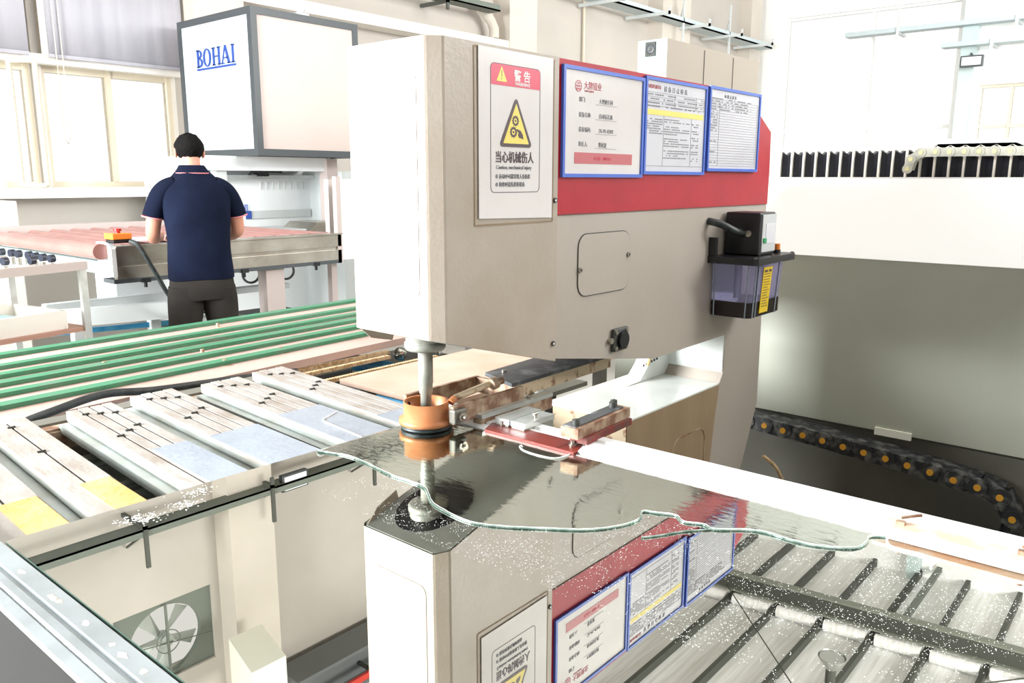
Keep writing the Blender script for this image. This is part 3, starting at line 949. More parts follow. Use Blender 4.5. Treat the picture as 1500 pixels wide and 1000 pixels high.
# ---------------------------------------------------------------- oil pump
op = thing('oil_lubricator', 'black oil lubricator with clear reservoir bolted on the machine arm', 'pump', (2.62, Y0, 1.0))
B('motor_box', 2.56, 2.685, 1.112, 1.235, 1.20, 1.342, 'black', op, .006)
B('faceplate', 2.575, 2.682, 1.1085, 1.1125, 1.212, 1.335, 'panelgrey', op, .001)
B('nameplate', 2.60, 2.675, 1.1072, 1.1088, 1.24, 1.305, 'paper2', op)
B('green_switch', 2.583, 2.603, 1.104, 1.109, 1.242, 1.258, 'greenbtn', op, .001, 'small green rocker switch')
MB().cyl((2.56, 1.15, 1.273), (2.554, 1.15, 1.273), .011, seg=14).build('knob', 'steel', op)
lid = MB().prism([(2.46, 1.243), (2.46, 1.085), (2.475, 1.072), (2.77, 1.072), (2.785, 1.085), (2.785, 1.243)], 1.178, 1.20, 'z').build('lid', 'black', op)
for x, y in ((2.47, 1.083), (2.775, 1.083), (2.6, 1.08)):
    MB().cyl((x, y, 1.20), (x, y, 1.204), .006, seg=10).build('bolt', 'chrome', lid)
B('bracket', 2.462, 2.475, 1.215, 1.243, 1.20, 1.262, 'black', op, .002)
MB().cyl((2.728, 1.12, 1.2), (2.728, 1.12, 1.212), .013, seg=14).build('cap_neck', 'black', op)
MB().cyl((2.728, 1.12, 1.212), (2.728, 1.12, 1.232), .011, seg=14).build('filler_cap', 'eorange', op, 'orange filler cap')
res = MB()
pr = [(2.49, 1.238), (2.49, 1.105), (2.505, 1.093), (2.72, 1.093), (2.735, 1.105), (2.735, 1.238)]
ps = [(2.61 + (x - 2.61) * .95, 1.238 + (y - 1.238) * .93) for x, y in pr]
n = 6
res.add([(x, y, 1.178) for x, y in pr] + [(x, y, 1.0) for x, y in ps], [(0, 1, 2, 3, 4, 5), tuple(range(11, 5, -1))] + [(i, i + 6, (i + 1) % 6 + 6, (i + 1) % 6) for i in range(6)])
ro = res.build('reservoir', 'reservoir', op, 'clear bluish plastic reservoir')
pz_ = [(2.61 + (x - 2.61) * .955, 1.236 + (y - 1.238) * .935) for x, y in pr]
ol = MB()
po = [(2.61 + (x - 2.61) * .972, 1.238 + (y - 1.238) * .962) for x, y in pr]
ol.prism(po, 1.003, 1.052, 'z')
ol.build('oil', 'oil', ro, 'dark brown oil')
MB().cyl((2.55, 1.17, 1.06), (2.55, 1.17, 1.178), .012, seg=12).build('suction_tube', 'white', ro)
for x, y in ((2.487, 1.11), (2.503, 1.090), (2.525, 1.0905), (2.69, 1.0905), (2.487, 1.228)):
    MB().cyl((x, y, 1.178), (2.61 + (x - 2.61) * .955, 1.238 + (y - 1.238) * .94, 1.0), .0025, seg=6).build('rib', 'film', ro)
lb = MB().add([(2.56, 1.0905, 1.165), (2.628, 1.0905, 1.165), (2.624, 1.0985, 1.012), (2.558, 1.0985, 1.012),
               (2.56, 1.0885, 1.165), (2.628, 1.0885, 1.165), (2.624, 1.0965, 1.012), (2.558, 1.0965, 1.012)],
              [(0, 1, 2, 3), (4, 7, 6, 5), (0, 4, 5, 1), (1, 5, 6, 2), (2, 6, 7, 3), (3, 7, 4, 0)]).build('label', 'yellowlabel', op, 'yellow instruction label')
m = MB()
for k in range(14):
    z = 1.15 - k * .009
    yy = 1.0885 + (1.165 - z) * .052 - .0004
    if k == 0:
        m.box(2.566, 2.590, yy - .0004, yy, z - .002, z + .006).box(2.60, 2.62, yy - .0004, yy, z - .002, z + .006)
    else:
        m.box(2.566, 2.62 - rr_.uniform(0, .02), yy - .0004, yy, z, z + .0022)
m.build('label_text', 'ink', lb)
MB().tube([(2.45, 1.243, 1.315), (2.46, 1.20, 1.305), (2.50, 1.175, 1.285), (2.545, 1.17, 1.275), (2.56, 1.17, 1.272)], .012, 12, 4).build('cable_sleeve', 'rubber', op)

# ---------------------------------------------------------------- coolant cup with its holder
cc = thing('coolant_cup_arm', 'orange coolant cup on a rusty bracket arm pressed on the mirror', 'clamp', (SX_, SY_, .852))
MB().lathe([(.050, .010), (.050, .064), (.0555, .066), (.0555, .026), (.067, .023), (.067, .012), (.050, .010)], (SX_, SY_, .852), 48).build('cup', 'orange', cc, 'orange copper coloured cup')
MB().lathe([(.045, .0), (.062, .0), (.063, .005), (.061, .006), (.063, .007), (.062, .0115), (.045, .0115), (.045, 0)], (SX_, SY_, .8525), 40).build('seal_ring', 'rubber', cc, 'black rubber seal')
MB().cyl((SX_ - .015, SY_ + .050, .903), (SX_ - .015, SY_ + .047, .903), .006, seg=10).build('rivet', 'black', cc)
MB().box(1.335, 1.60, 1.318, 1.332, .868, .912).build('bracket_arm', 'rust', cc)
MB().box(1.33, 1.60, 1.478, 1.488, .872, .915).build('bracket_arm', 'rust', cc)
MB().box(1.588, 1.60, 1.332, 1.478, .872, .914).build('bracket_end', 'rust', cc)
lug = B('lug', 1.330, 1.372, 1.308, 1.330, .870, .906, 'luggrey', cc, .004)
MB().cyl((1.351, 1.308, .888), (1.351, 1.298, .888), .012, seg=6, smooth=False).cyl((1.351, 1.298, .888), (1.351, 1.29, .888), .006, seg=10).build('bolt', 'steel', lug)
MB().tube([(1.362, 1.350, .916), (1.375, 1.350, .922), (1.50, 1.352, .932)], .0085, 12).build('lever', 'rustlight', cc, 'cream painted clamp lever')
MB().cyl((1.358, 1.35, .914), (1.372, 1.35, .921), .009, seg=12).build('lever_tip', 'orange', cc)
MB().cyl((1.50, 1.347, .931), (1.522, 1.347, .933), .016, seg=14).cyl((1.522, 1.347, .933), (1.545, 1.347, .934), .010, seg=10).build('clamp_knob', 'rust', cc)
MB().prism([(1.572, 1.335), (1.62, 1.475), (2.06, 1.50), (2.06, 1.345)], .912, .922, 'z').build('arm_plate', 'darkarm', cc, 'scuffed dark plate on top of the arm')
MB().prism([(1.60, 1.338), (1.64, 1.465), (2.06, 1.49), (2.06, 1.35)], .878, .9118, 'z').build('arm_bar', 'rustlight', cc, 'cream bar with rust spots')
MB().cyl((1.66, 1.44, .922), (1.66, 1.44, .927), .007, seg=10).build('bolt', 'steel', cc)

# ================================================================ GLASS TABLE
gt = thing('processing_table', 'aluminium processing table with grooved support bars under the mirror', 'table', (.9, 1.2, 0))
# left rail
m = MB().prism([(.338, .80), (.338, .846), (.345, .85), (.371, .85), (.373, .846), (.379, .846), (.381, .851), (.412, .851), (.414, .842), (.414, .80)], -.6, 1.485)
rl = MB()
pl_ = [(.338, .836), (.338, .847), (.352, .850), (.356, .846), (.360, .850), (.372, .850), (.374, .845), (.380, .845), (.382, .851), (.410, .851), (.412, .847), (.412, .836)]
rl.prism(pl_, -.6, 2.2)
rl.build('left_rail', 'alurail', gt, 'wet aluminium side rail')
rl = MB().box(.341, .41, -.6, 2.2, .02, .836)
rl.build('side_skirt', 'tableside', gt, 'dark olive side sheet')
# right rail
pr_ = [(1.402, .80), (1.402, .856), (1.420, .862), (1.424, .858), (1.430, .858), (1.434, .863), (1.462, .863), (1.466, .859), (1.472, .859), (1.476, .866), (1.50, .866), (1.503, .80)]
m = MB()
n = len(pr_)
m.add([(x, 1.0, z) for x, z in pr_] + [(x + .022, -.5, z) for x, z in pr_], [tuple(range(n)), tuple(range(n, 2 * n))] + [(i, (i + 1) % n, (i + 1) % n + n, i + n) for i in range(n)])
m.build('right_rail', 'alurail2', gt, 'aluminium edge rail coloured bright white as if overlit')
m = MB()
m.add([(x, 1.56, z - .006) for x, z in pr_] + [(x, 1.0, z - .006) for x, z in pr_], [tuple(range(n)), tuple(range(n, 2 * n))] + [(i, (i + 1) % n, (i + 1) % n + n, i + n) for i in range(n)])
m.build('right_rail', 'alurail2', gt)
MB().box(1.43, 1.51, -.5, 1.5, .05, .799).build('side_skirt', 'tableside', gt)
rs_ = random.Random(9)
for y in (1.33, 1.21, 1.19, 1.10, 1.02, .985, .93, .88, .84):
    x = rs_.uniform(.388, .398)
    L_ = rs_.uniform(.006, .02)
    MB().prism([(x + math.cos(q * PI / 5) * .005 * rs_.uniform(.5, 1.2), y + math.sin(q * PI / 5) * L_ * rs_.uniform(.6, 1.2)) for q in range(10)], .851, .8513, 'z').build('rust_stain', 'wood', gt)
# red wood stop, orange wood strip
rb = MB().prism([(1.384, 1.262), (1.436, 1.285), (1.452, 1.262), (1.452, 1.02), (1.41, 1.0), (1.387, 1.0)], .8505, .8575, 'z').build('red_stop_block', 'redblock', gt, 'red stained wooden stop block')
for x, y in ((1.437, 1.250), (1.425, 1.03)):
    MB().cyl((x, y, .8575), (x, y, .862), .009, seg=12).cyl((x, y, .862), (x, y, .869), .005, seg=8).build('screw', 'steel', rb)
MB().box(1.388, 1.451, 1.045, 1.05, .8576, .858).build('joint', 'rustred', rb)
wd = MB().prism([(1.404, -.45), (1.450, -.45), (1.442, .36), (1.404, .372)], .8635, .8695, 'z').build('wood_strip', 'wood', gt, 'pale orange wooden strip')
for x, y in ((1.425, .335), (1.430, .155)):
    a = MB().box(x - .006, x + .005, y - .008, y + .006, .8695, .876).build('clip', 'rust', wd)
    MB().cyl((x, y, .8815), (x + .03, y - .025, .883), .003, seg=6).build('screw', 'rust', a)
# support bars
DX = 0.07
bars = [(.400, .525, 'y1'), (.562, .668, 'y2'), (.757, .884, 'w'), (.937, 1.070, 'w'), (1.147, 1.283, 'w'), (1.335, 1.455, 'w')]
YA, YB = 0.35, 2.285


def skew(mb):
    mb.v = [(x + DX * (y - 1.49) / .79 * (1 if y > 1.2 else 0.3), y, z) for x, y, z in mb.v]
    return mb


for i, (x0, x1, tp) in enumerate(bars):
    w = x1 - x0
    ya = 1.2
    yb = YB + .02 * (i % 2)
    bar = skew(MB().box(x0, x1, ya, yb, .803, .8145).box(x0 + .004, x1 - .002, ya, yb - .004, .7995, .803).box(x0 - .024, x1, ya, yb - .008, .778, .7995)).build('support_bar', 'alubar', gt)
    k = 4 if i > 1 else 2
    sw = w / k
    for j in range(k):
        a = x0 + j * sw
        skew(MB().box(a, a + sw - .006, ya, yb + .004 * (j % 2), .8145, .829)).build('ridge', 'bartop', bar)
        if j:
            for yy in (yb - .05 - .02 * j, 1.93 + .03 * j + (.02 if i % 2 else 0)):
                skew(MB().cyl((a - .003, yy, .823), (a - .003, yy, .832), .0055, seg=6).box(a - .012, a + .006, yy - .003, yy + .003, .829, .8325)).build('bolt', 'dark', bar)
    if tp[0] == 'y':
        skew(MB().box(x0 + .045 if i == 1 else x0 + .055, x1 + .001, 1.2, 1.70, .829, .8305).box(x1, x1 + .001, 1.2, 1.7, .81, .8305)).build('tape', 'yellow', bar, 'crumpled yellow adhesive tape')
    else:
        skew(MB().box(x0 + (.004 if i > 2 else .045) - .004, x1 + .002, 1.2, (1.80, 1.79, 1.82, 1.62)[i - 2], .829, .8315)).build('tape', 'film', bar, 'translucent white film')
        if i == 4:
            skew(MB().tube([(x1 - .01, 1.72, .832), (x0 + .085, 1.70, .832), (x0 + .062, 1.685, .832), (x0 + .058, 1.64, .832), (x0 + .055, 1.50, .832)], .0018, 6, 5)).build('tape_edge', 'white', bar)
# basin, cross rails, frame
MB().box(.41, 1.43, -.5, 2.42, .50, .52).build('basin_floor', 'basin', gt, 'basin floor with flaking rust')
MB().box(.41, 1.50, 2.34, 2.40, .52, .79).build('basin_end', 'darkgap', gt)
for (ya, yb, zz) in ((2.26, 2.32, .785), (2.10, 2.16, .735), (2.03, 2.07, .735), (1.85, 1.90, .735), (1.78, 1.82, .735), (1.60, 1.63, .70)):
    MB().box(.41, 1.43, ya, yb, zz - .05, zz).box(.41, 1.43, ya + .01, yb - .01, zz, zz + .006).build('cross_rail', 'rust' if zz > .78 else 'alubar', gt)
MB().box(.72, .77, 2.17, 2.24, .735, .75).build('red_clip', 'rustred', gt)
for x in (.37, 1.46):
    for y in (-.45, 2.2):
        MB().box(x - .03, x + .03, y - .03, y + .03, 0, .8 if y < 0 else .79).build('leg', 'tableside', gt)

# profiles beside the cup
ap = thing('aluminium_profile', 'long brown-sided aluminium profile running behind the red stop block', 'profile', (1.5, 1.3, .84), 'aluminium profiles beside the cup')
MB().box(1.415, 1.70, 1.298, 1.330, .868, .878).build('top_strip', 'alu', ap)
MB().box(1.415, 1.70, 1.300, 1.328, .835, .868).build('side', 'rust', ap)
s_ = MB().cyl((1.62, 1.314, .878), (1.62, 1.314, .883), .009, seg=12).build('bolt', 'steel', ap)
for k, (ya, lab) in enumerate(((1.228, 'short silver aluminium profile between long brown profile and its twin'), (1.178, 'short silver aluminium profile with a wing bolt on top'))):
    ap = thing('aluminium_profile', lab, 'profile', (1.5, ya, .84), 'aluminium profiles beside the cup')
    MB().box(1.435, 1.560 - .01 * k, ya, ya + .045, .862, .875).build('top_strip', 'alu', ap)
    MB().box(1.435, 1.560 - .01 * k, ya + .003, ya + .042, .835, .862).build('body', 'spindle', ap)
    if k:
        MB().cyl((1.49, ya + .012, .875), (1.49, ya + .012, .888), .004, seg=8).cyl((1.482, ya + .012, .887), (1.498, ya + .012, .887), .0035, seg=6).build('wing_bolt', 'steel', ap)
rc = thing('rusty_clamp_bar', 'rusty grey clamp bar with black hex bolts over a red lower bar', 'clamp', (1.5, 1.0, .85))
dd = Vector((1, .04, 0)).normalized()
MB().obox((1.520, 1.030, .893), dd, .046, .23, .024).build('upper_bar', 'rust', rc)
MB().obox((1.515, 1.034, .906), dd, .034, .21, .003).build('top_plate', 'darkarm', rc)
MB().obox((1.53, 1.022, .872), dd, .046, .20, .016).build('lower_bar', 'rustred', rc, 'red rusted lower bar')
for x, y in ((1.425, 1.022), (1.60, 1.04), (1.618, 1.048)):
    MB().cyl((x, y, .905), (x, y, .920), .0085, seg=12).cyl((x, y, .920), (x, y, .922), .004, seg=6).build('bolt', 'dark', rc)
MB().box(1.45, 1.60, 1.01, 1.05, .863, .866).build('support_block', 'rustlight', rc)

# ---------------------------------------------------------------- mirror, film, droplets
mi = thing('mirror_sheet', 'large mirror sheet lying on the table reflecting the drilling machine', 'mirror', (.9, .5, .8445))
mp_ = [(.416, 1.470), (1.383, 1.452), (1.400, .80), (1.432, -.55), (.416, -.55)]
MB().prism(mp_, .8495, .8500, 'z').build('silvered_face', 'mirror', mi)
MB().prism(mp_, .8445, .8494, 'z').build('glass_body', 'mirrorback', mi, 'green glass edge')
FILM = [(1.033, 1.446), (1.042, 1.421), (1.057, 1.369), (1.053, 1.295), (1.040, 1.209), (1.042, 1.155), (1.036, 1.105), (0.997, 1.046), (0.983, 0.999), (0.978, 0.926), (1.003, 0.867), (1.037, 0.818), (1.087, 0.751), (1.14, 0.716), (1.186, 0.707), (1.218, 0.72), (1.23, 0.693), (1.242, 0.665), (1.226, 0.641), (1.239, 0.609), (1.232, 0.585), (1.265, 0.544), (1.278, 0.513), (1.277, 0.464), (1.286, 0.422), (1.315, 0.376), (1.351, 0.366), (1.38, 0.369), (1.398, 0.347)]


def smooth(pts, sub=5):
    out = []
    pts = [Vector((*p, 0)) for p in pts]
    n = len(pts)
    for i in range(n - 1):
        p0, p1, p2, p3 = pts[max(i - 1, 0)], pts[i], pts[i + 1], pts[min(i + 2, n - 1)]
        for k in range(sub):
            t = k / sub
            q = 0.5 * ((2 * p1) + (p2 - p0) * t + (2 * p0 - 5 * p1 + 4 * p2 - p3) * t * t + (3 * p1 - p0 - 3 * p2 + p3) * t ** 3)
            out.append((q.x, q.y))
    out.append((pts[-1].x, pts[-1].y))
    return out


fs_ = smooth(FILM)
wf = thing('water_film', 'rippled sheet of water with a wavy greenish rim on the mirror', 'water', (1.2, 1.0, .8502))
MB().prism(fs_ + [(1.398, .80), (1.382, 1.449)], .8502, .8518, 'z').build('film', 'water', wf)
MB().tube([(x, y, .8518) for x, y in fs_], .0017, 8).build('rim', 'green_glass', wf, 'greenish rim of the water')
rj = random.Random(5)
MB().tube([(x + .0045 + rj.uniform(-.001, .001), y + .002, .8522) for x, y in fs_], .0008, 6).build('bright_edge', 'drop', wf)
MB().tube([(1.123, .664, .8515), (1.149, .646, .8515), (1.19, .623, .8515), (1.232, .588, .8518)], .0018, 8, 3).build('streak', 'green_glass', wf)
MB().tube([(1.353, 1.118, .852), (1.362, 1.128, .852), (1.352, 1.125, .852), (1.338, 1.100, .852), (1.335, 1.054, .852), (1.345, 1.015, .852), (1.386, 1.008, .852)], .0018, 6, 4).build('puddle_rim', 'drop', wf)
MB().tube([(1.398, .347, .852), (1.364, .331, .852), (1.365, .284, .852), (1.353, .261, .852), (1.33, .262, .852)], .002, 6, 4).build('rim', 'drop', wf)

FX = [p[0] for p in fs_]


def behind(x, y):
    best = min(fs_, key=lambda p: (p[0] - x) ** 2 + (p[1] - y) ** 2)
    i = fs_.index(best)
    a = Vector(fs_[max(i - 1, 0)])
    b = Vector(fs_[min(i + 1, len(fs_) - 1)])
    d = b - a
    return (d.x * (y - a.y) - d.y * (x - a.x)) > 0


import mathutils.noise as mn
dr = MB()
cnt = 0
rd = random.Random(11)
for _ in range(60000):
    if cnt > 7500:
        break
    x, y = rd.uniform(.88, 1.42), rd.uniform(.05, 1.25)
    if x > 1.395 + (0.8 - y) * .02:
        continue
    nz = mn.noise(Vector((x * 9, y * 9, 3.1))) * .5 + mn.noise(Vector((x * 30, y * 30, 1.1))) * .5
    if nz < -.02 + .35 * rd.random() - .17:
        continue
    if behind(x, y):
        continue
    r = rd.uniform(.0003, .00075) * (1.5 if rd.random() < .05 else 1)
    vs = [(x, y, .8501 + r * .7)] + [(x + r * math.cos(q * PI / 3), y + r * math.sin(q * PI / 3), .8501) for q in range(6)]
    dr.add(vs, [(0, 1 + q, 1 + (q + 1) % 6) for q in range(6)], True)
    cnt += 1
for (cx, cy) in ((.60, 1.40), (.69, 1.39), (.74, 1.43), (.62, 1.38)):
    for _ in range(90):
        x, y = cx + rd.gauss(0, .016), cy + rd.gauss(0, .012)
        r = rd.uniform(.0006, .0022)
        vs = [(x, y, .8501 + r * .5)] + [(x + r * math.cos(q * PI / 3), y + r * math.sin(q * PI / 3), .8501) for q in range(6)]
        if y < 1.465:
            dr.add(vs, [(0, 1 + q, 1 + (q + 1) % 6) for q in range(6)], True)
tag(dr.build('water_droplets', 'drop'), 'fine water droplets sprinkled over the front of the mirror', 'water', kind='stuff')

# ================================================================ BELT CONVEYOR (left middle)


def cv(mb):   # conveyor runs slightly skewed
    mb.v = [(x, y + .06 * (x - .9), z) for x, y, z in mb.v]
    return mb


bc = thing('belt_conveyor', 'long pink conveyor bed with six narrow green belts', 'conveyor', (1.6, 3.0, 0))
cv(MB().box(.1, 3.4, 2.53, 3.52, .735, .765)).build('bed', 'pink', bc, 'pink beige bed')
for (a, b) in ((3.46, 3.515), (3.255, 3.30), (3.107, 3.154), (2.98, 3.03), (2.838, 2.884), (2.68, 2.732)):
    cv(MB().box(.1, 3.4, a, b, .766, .780)).build('belt', 'green', bc, 'narrow green belt')
    g = cv(MB().box(.1, 3.4, b + .002, b + .011, .765, .776)).build('belt_guide', 'guide', bc)
    if b < 3.1:
        tm = MB()
        for k in range(150):
            xx = .5 + k * .018
            tm.box(xx, xx + .008, b + .014, b + .022, .765, .772)
        cv(tm).build('guide_teeth', 'rust', g, kind='stuff')
for (x, y) in ((1.25, 3.02), (1.95, 3.4), (1.83, 2.72), (1.56, 2.70), (1.6, 2.93)):
    cv(MB().cyl((x, y, .765), (x, y, .783), .008, seg=8).box(x - .012, x + .012, y - .045, y, .7652, .7662)).build('rusty_screw', 'rust', bc, 'rusty screw with an orange stain')
for x in (.3, 3.2):
    for y in (2.75, 3.5):
        MB().box(x - .03, x + .03, y - .03, y + .03, 0, .735).build('leg', 'washgrey', bc)
hs = MB().tube([(.30, 2.44, .76), (.66, 2.42, .77), (.82, 2.44, .79), (1.02, 2.52, .795), (1.2, 2.545, .77), (1.5, 2.555, .75), (1.75, 2.56, .73)], .0125, 12, 5).build('rubber_hose', 'rubber')
tag(hs, 'thick black rubber hose along the front of the pink conveyor bed', 'hose')
o = MB().prism([(.86, 2.34), (1.1, 2.42), (1.22, 2.53), (1.05, 2.50), (.86, 2.42)], .755, .762, 'z').build('plastic_sheet', 'film')
tag(o, 'clear plastic scrap lying between hose and support bars', 'plastic')

# gap with blue cylinder, timing belts, chrome pulleys, plywood board
bd = MB().box(1.63, 2.66, 1.66, 2.14, .775, .792).build('plywood_board', 'board')
tag(bd, 'pale plywood board lying behind the orange cup', 'board')
bs = thing('board_stand', 'low grey frame carrying the pale plywood board', 'frame', (2.1, 1.9, 0))
for x in (1.7, 2.55):
    for y in (1.72, 2.08):
        MB().box(x - .02, x + .02, y - .02, y + .02, 0, .775).build('leg', 'darkgap', bs)
dv = thing('belt_drive', 'open drive bay with tan timing belts between conveyor and plywood', 'machine', (2.2, 2.5, 0))
MB().box(1.62, 3.1, 2.16, 3.4, .48, .50).build('bay_floor', 'darkgap', dv)
MB().box(2.72, 2.76, 2.16, 2.60, .50, .76).build('bay_wall', 'washgrey', dv)
MB().box(1.52, 1.56, 2.42, 2.5, .5, .74).box(1.6, 2.0, 2.54, 2.56, .5, .70).build('side_plate', 'dark', dv)
for y, z, xb in ((2.575, .718, 2.23), (2.50, .718, 2.17), (2.355, .718, 2.30)):
    MB().box(1.5, xb, y, y + .018, z, z + .012).build('timing_belt', 'tbelt', dv)
    tm = MB()
    for k in range(int((xb - 1.52) / .012)):
        tm.box(1.52 + k * .012, 1.526 + k * .012, y, y + .018, z + .012, z + .015)
    tm.build('belt_teeth', 'tbelt', dv, kind='stuff')
MB().cyl((2.30, 2.22, .62), (2.30, 3.3, .62), .038, seg=18).build('blue_cylinder', 'blue', dv, 'blue air cylinder')
MB().cyl((2.02, 2.2, .58), (2.02, 3.2, .58), .028, seg=16).build('blue_cylinder', 'blue', dv)
for x_, y, r_ in ((2.21, 2.63, .022), (2.31, 2.60, .03), (2.43, 2.52, .038)):
    MB().sph((x_, y, .70), r_, 16, 10).build('chrome_pulley', 'chrome', dv, 'dark chrome pulley')
for x in (1.7, 3.0):
    MB().box(x, x + .04, 2.3, 2.34, 0, .48).build('leg', 'dark', dv)
MB().sph((2.2, 2.43, .60), .05, 12, 8).box(1.8, 1.95, 2.3, 2.5, .5, .58, .01).build('motor', 'black', dv)

# ================================================================ GANTRY BEAM (right)
gb = thing('gantry_beam', 'long box beam painted shaded grey-green, its sloping top painted lit white', 'beam', (3.4, .5, 0))
MB().prism([(3.4, .44), (3.4, 1.135), (3.62, 1.452), (3.95, 1.452), (3.95, .44)], -3.0, 2.2).build('beam_body', 'beam', gb)
m = MB().add([(3.398, y, 1.137) for y in (-3, 2.2)] + [(3.618, y, 1.456) for y in (-3, 2.2)] + [(3.405, y, 1.13) for y in (-3, 2.2)] + [(3.625, y, 1.449) for y in (-3, 2.2)],
             [(0, 1, 3, 2), (4, 6, 7, 5), (0, 2, 6, 4), (1, 5, 7, 3), (0, 4, 5, 1), (2, 3, 7, 6)])
m.build('sloping_cover', 'beamtop', gb, 'sloping cover painted lit white')
MB().box(3.616, 3.95, -3, 2.2, 1.452, 1.458).build('top_plate', 'beamtop', gb)
B('name_plate', 3.39, 3.40, .79, .93, .425, .455, 'cream', gb)
for y in (-2.6, 2.0):
    MB().box(3.5, 3.9, y - .12, y + .12, 0, .44).build('foot', 'darkgap', gb)
bl = thing('bellows_cover', 'black pleated bellows cover with pale edges on the white beam', 'cover', (3.75, .5, 1.458))
N = 40
for k in range(N):
    y = 1.53 - k * .054
    m = MB()
    m.add([(3.70, y, 1.459), (3.72, y - .027, 1.459), (3.70, y - .054, 1.459), (3.70, y, 1.572), (3.72, y - .027, 1.555), (3.70, y - .054, 1.572),
           (3.85, y, 1.459), (3.85, y - .054, 1.459), (3.85, y, 1.572), (3.85, y - .054, 1.572)],
          [(0, 1, 4, 3), (1, 2, 5, 4), (3, 4, 5, 9, 8), (0, 3, 8, 6), (2, 7, 9, 5), (6, 8, 9, 7), (0, 6, 7, 2, 1)])
    pl2 = m.build('pleat', 'bellow', bl)
    MB().box(3.690, 3.704, y - .006, y + .002, 1.459, 1.574).add([(3.697, y, 1.585), (3.697, y - .027, 1.560), (3.697, y - .054, 1.585), (3.697, y - .027, 1.572), (3.704, y, 1.585), (3.704, y - .027, 1.560), (3.704, y - .054, 1.585), (3.704, y - .027, 1.572)],
                                                                 [(0, 1, 2, 3), (4, 7, 6, 5), (0, 4, 5, 1), (1, 5, 6, 2), (2, 6, 7, 3), (3, 7, 4, 0)]).build('pale_edge', 'bellowedge', pl2)
wc = thing('cable_chain', 'pale cable chain with cream pins looping over the bellows', 'chain', (3.62, .5, 1.458), 'cable drag chains')
path = [(0.975, 1.487)] + [(.985 - .0, 1.487)]
path = []
for k in range(5):
    q = PI + PI / 2 * 0 + k * (PI / 2) / 4
    path.append((.955 - 0 + .04 * 0 + .045 * math.cos(0) * 0, 0))
path = [(.965, 1.492), (.955, 1.530), (.918, 1.556)] + [(.918 - .052 * k, 1.557) for k in range(1, 34)]
for k in range(len(path) - 1):
    a, b = Vector((3.655, *path[k])), Vector((3.655, *path[k + 1]))
    d = (b - a)
    c = (a + b) / 2
    sd = Vector((1, 0, 0))
    uu = sd.cross(d.normalized())
    vs = [c + d * .5 * 1.1 * i + sd * .022 * j + uu * .017 * l for l in (-1, 1) for j in (-1, 1) for i in (-1, 1)]
    lk = MB().add(vs, [(0, 2, 3, 1), (4, 5, 7, 6), (0, 1, 5, 4), (2, 6, 7, 3), (0, 4, 6, 2), (1, 3, 7, 5)])
    lk.cyl((3.636, a.y, a.z), (3.630, a.y, a.z), .0195, seg=12)
    l_ = lk.build('link', 'chainwhite', wc)
    MB().cyl((3.630, a.y, a.z), (3.6275, a.y, a.z), .009, seg=10).build('pin', 'pinpale', l_)
pa = MB().box(3.95, 4.3, .62, .95, 1.59, 1.60).prism([(.62, 1.59), (.95, 1.59), (.9, 1.62), (.68, 1.62)], 3.95, 4.3, 'x').box(4.1, 4.15, .75, .8, 0, 1.59).build('cover_plate', 'washgrey')
tag(pa, 'pale grey angled sheet cover standing behind the bellows', 'cover')
o = MB().box(3.3, 3.36, 1.30, 1.42, 1.0, 1.56).build('post', 'dark')
bpy.data.objects.remove(o)

# black chain
bk = thing('cable_chain', 'dusty black cable chain with orange pins below the grey beam', 'chain', (3.2, .8, .0), 'cable drag chains')
pins = [(1.47, .406), (1.434, .405), (1.351, .401), (1.268, .396), (1.182, .393), (1.099, .387), (1.015, .379), (.933, .373), (.849, .367), (.768, .358), (.686, .350), (.604, .339), (.523, .330), (.448, .310), (.401, .238), (.405, .154), (.41, .07)]
pins = pins[1:]
for k in range(len(pins) - 1):
    a, b = Vector((3.3, *pins[k])), Vector((3.3, *pins[k + 1]))
    d = b - a
    sd = Vector((1, 0, 0))
    uu = sd.cross(d.normalized())
    c = (a + b) / 2
    vs = [c + d * .5 * i + sd * (.045 + .055 * j) + uu * .028 * l for l in (-1, 1) for j in (-1, 1) for i in (-1, 1)]
    lk = MB().add(vs, [(0, 2, 3, 1), (4, 5, 7, 6), (0, 1, 5, 4), (2, 6, 7, 3), (0, 4, 6, 2), (1, 3, 7, 5)])
    lk.cyl((3.30, a.y, a.z), (3.282, a.y, a.z), .034, seg=18)
    vs = [c + d * .42 * i + sd * (.045 + .055 * j) + uu * (.030 + .005 * l) for l in (-1, 1) for j in (-1, 1) for i in (-1, 1)]
    lk.add(vs, [(0, 2, 3, 1), (4, 5, 7, 6), (0, 1, 5, 4), (2, 6, 7, 3), (0, 4, 6, 2), (1, 3, 7, 5)])
    l_ = lk.build('link', 'chainblack', bk)
    MB().cyl((3.282, a.y, a.z), (3.278, a.y, a.z), .0125, seg=14).build('pin', 'pin', l_)
tr_ = thing('chain_trough', 'dark grey steel trough below the black cable chain', 'trough', (3.2, .8, 0))
MB().box(3.44, 3.47, -2.5, 1.9, .0, .42).build('back_wall', 'darkgap', tr_)
MB().box(2.95, 3.44, -2.5, 1.9, .02, .04).build('base', 'darkgap', tr_)
MB().box(2.93, 2.955, -2.5, 1.2, .02, .10).box(2.90, 2.96, -2.5, 1.2, .10, .112).build('front_lip', 'dark', tr_)
MB().box(3.05, 3.3, .56, .64, .04, .18, .02).build('junction_box', 'dark', tr_)
MB().cyl((3.1, .55, .13), (3.1, .55, .2), .04, seg=14).build('valve', 'darkgap', tr_)
o = MB().tube([(2.85, 1.17, .42), (2.9, 1.13, .36), (2.93, 1.10, .25), (2.93, 1.09, .12)], .007, 8, 4).build('thin_hose', 'tbelt')
tag(o, 'thin tan hose hanging beside the machine column', 'hose')

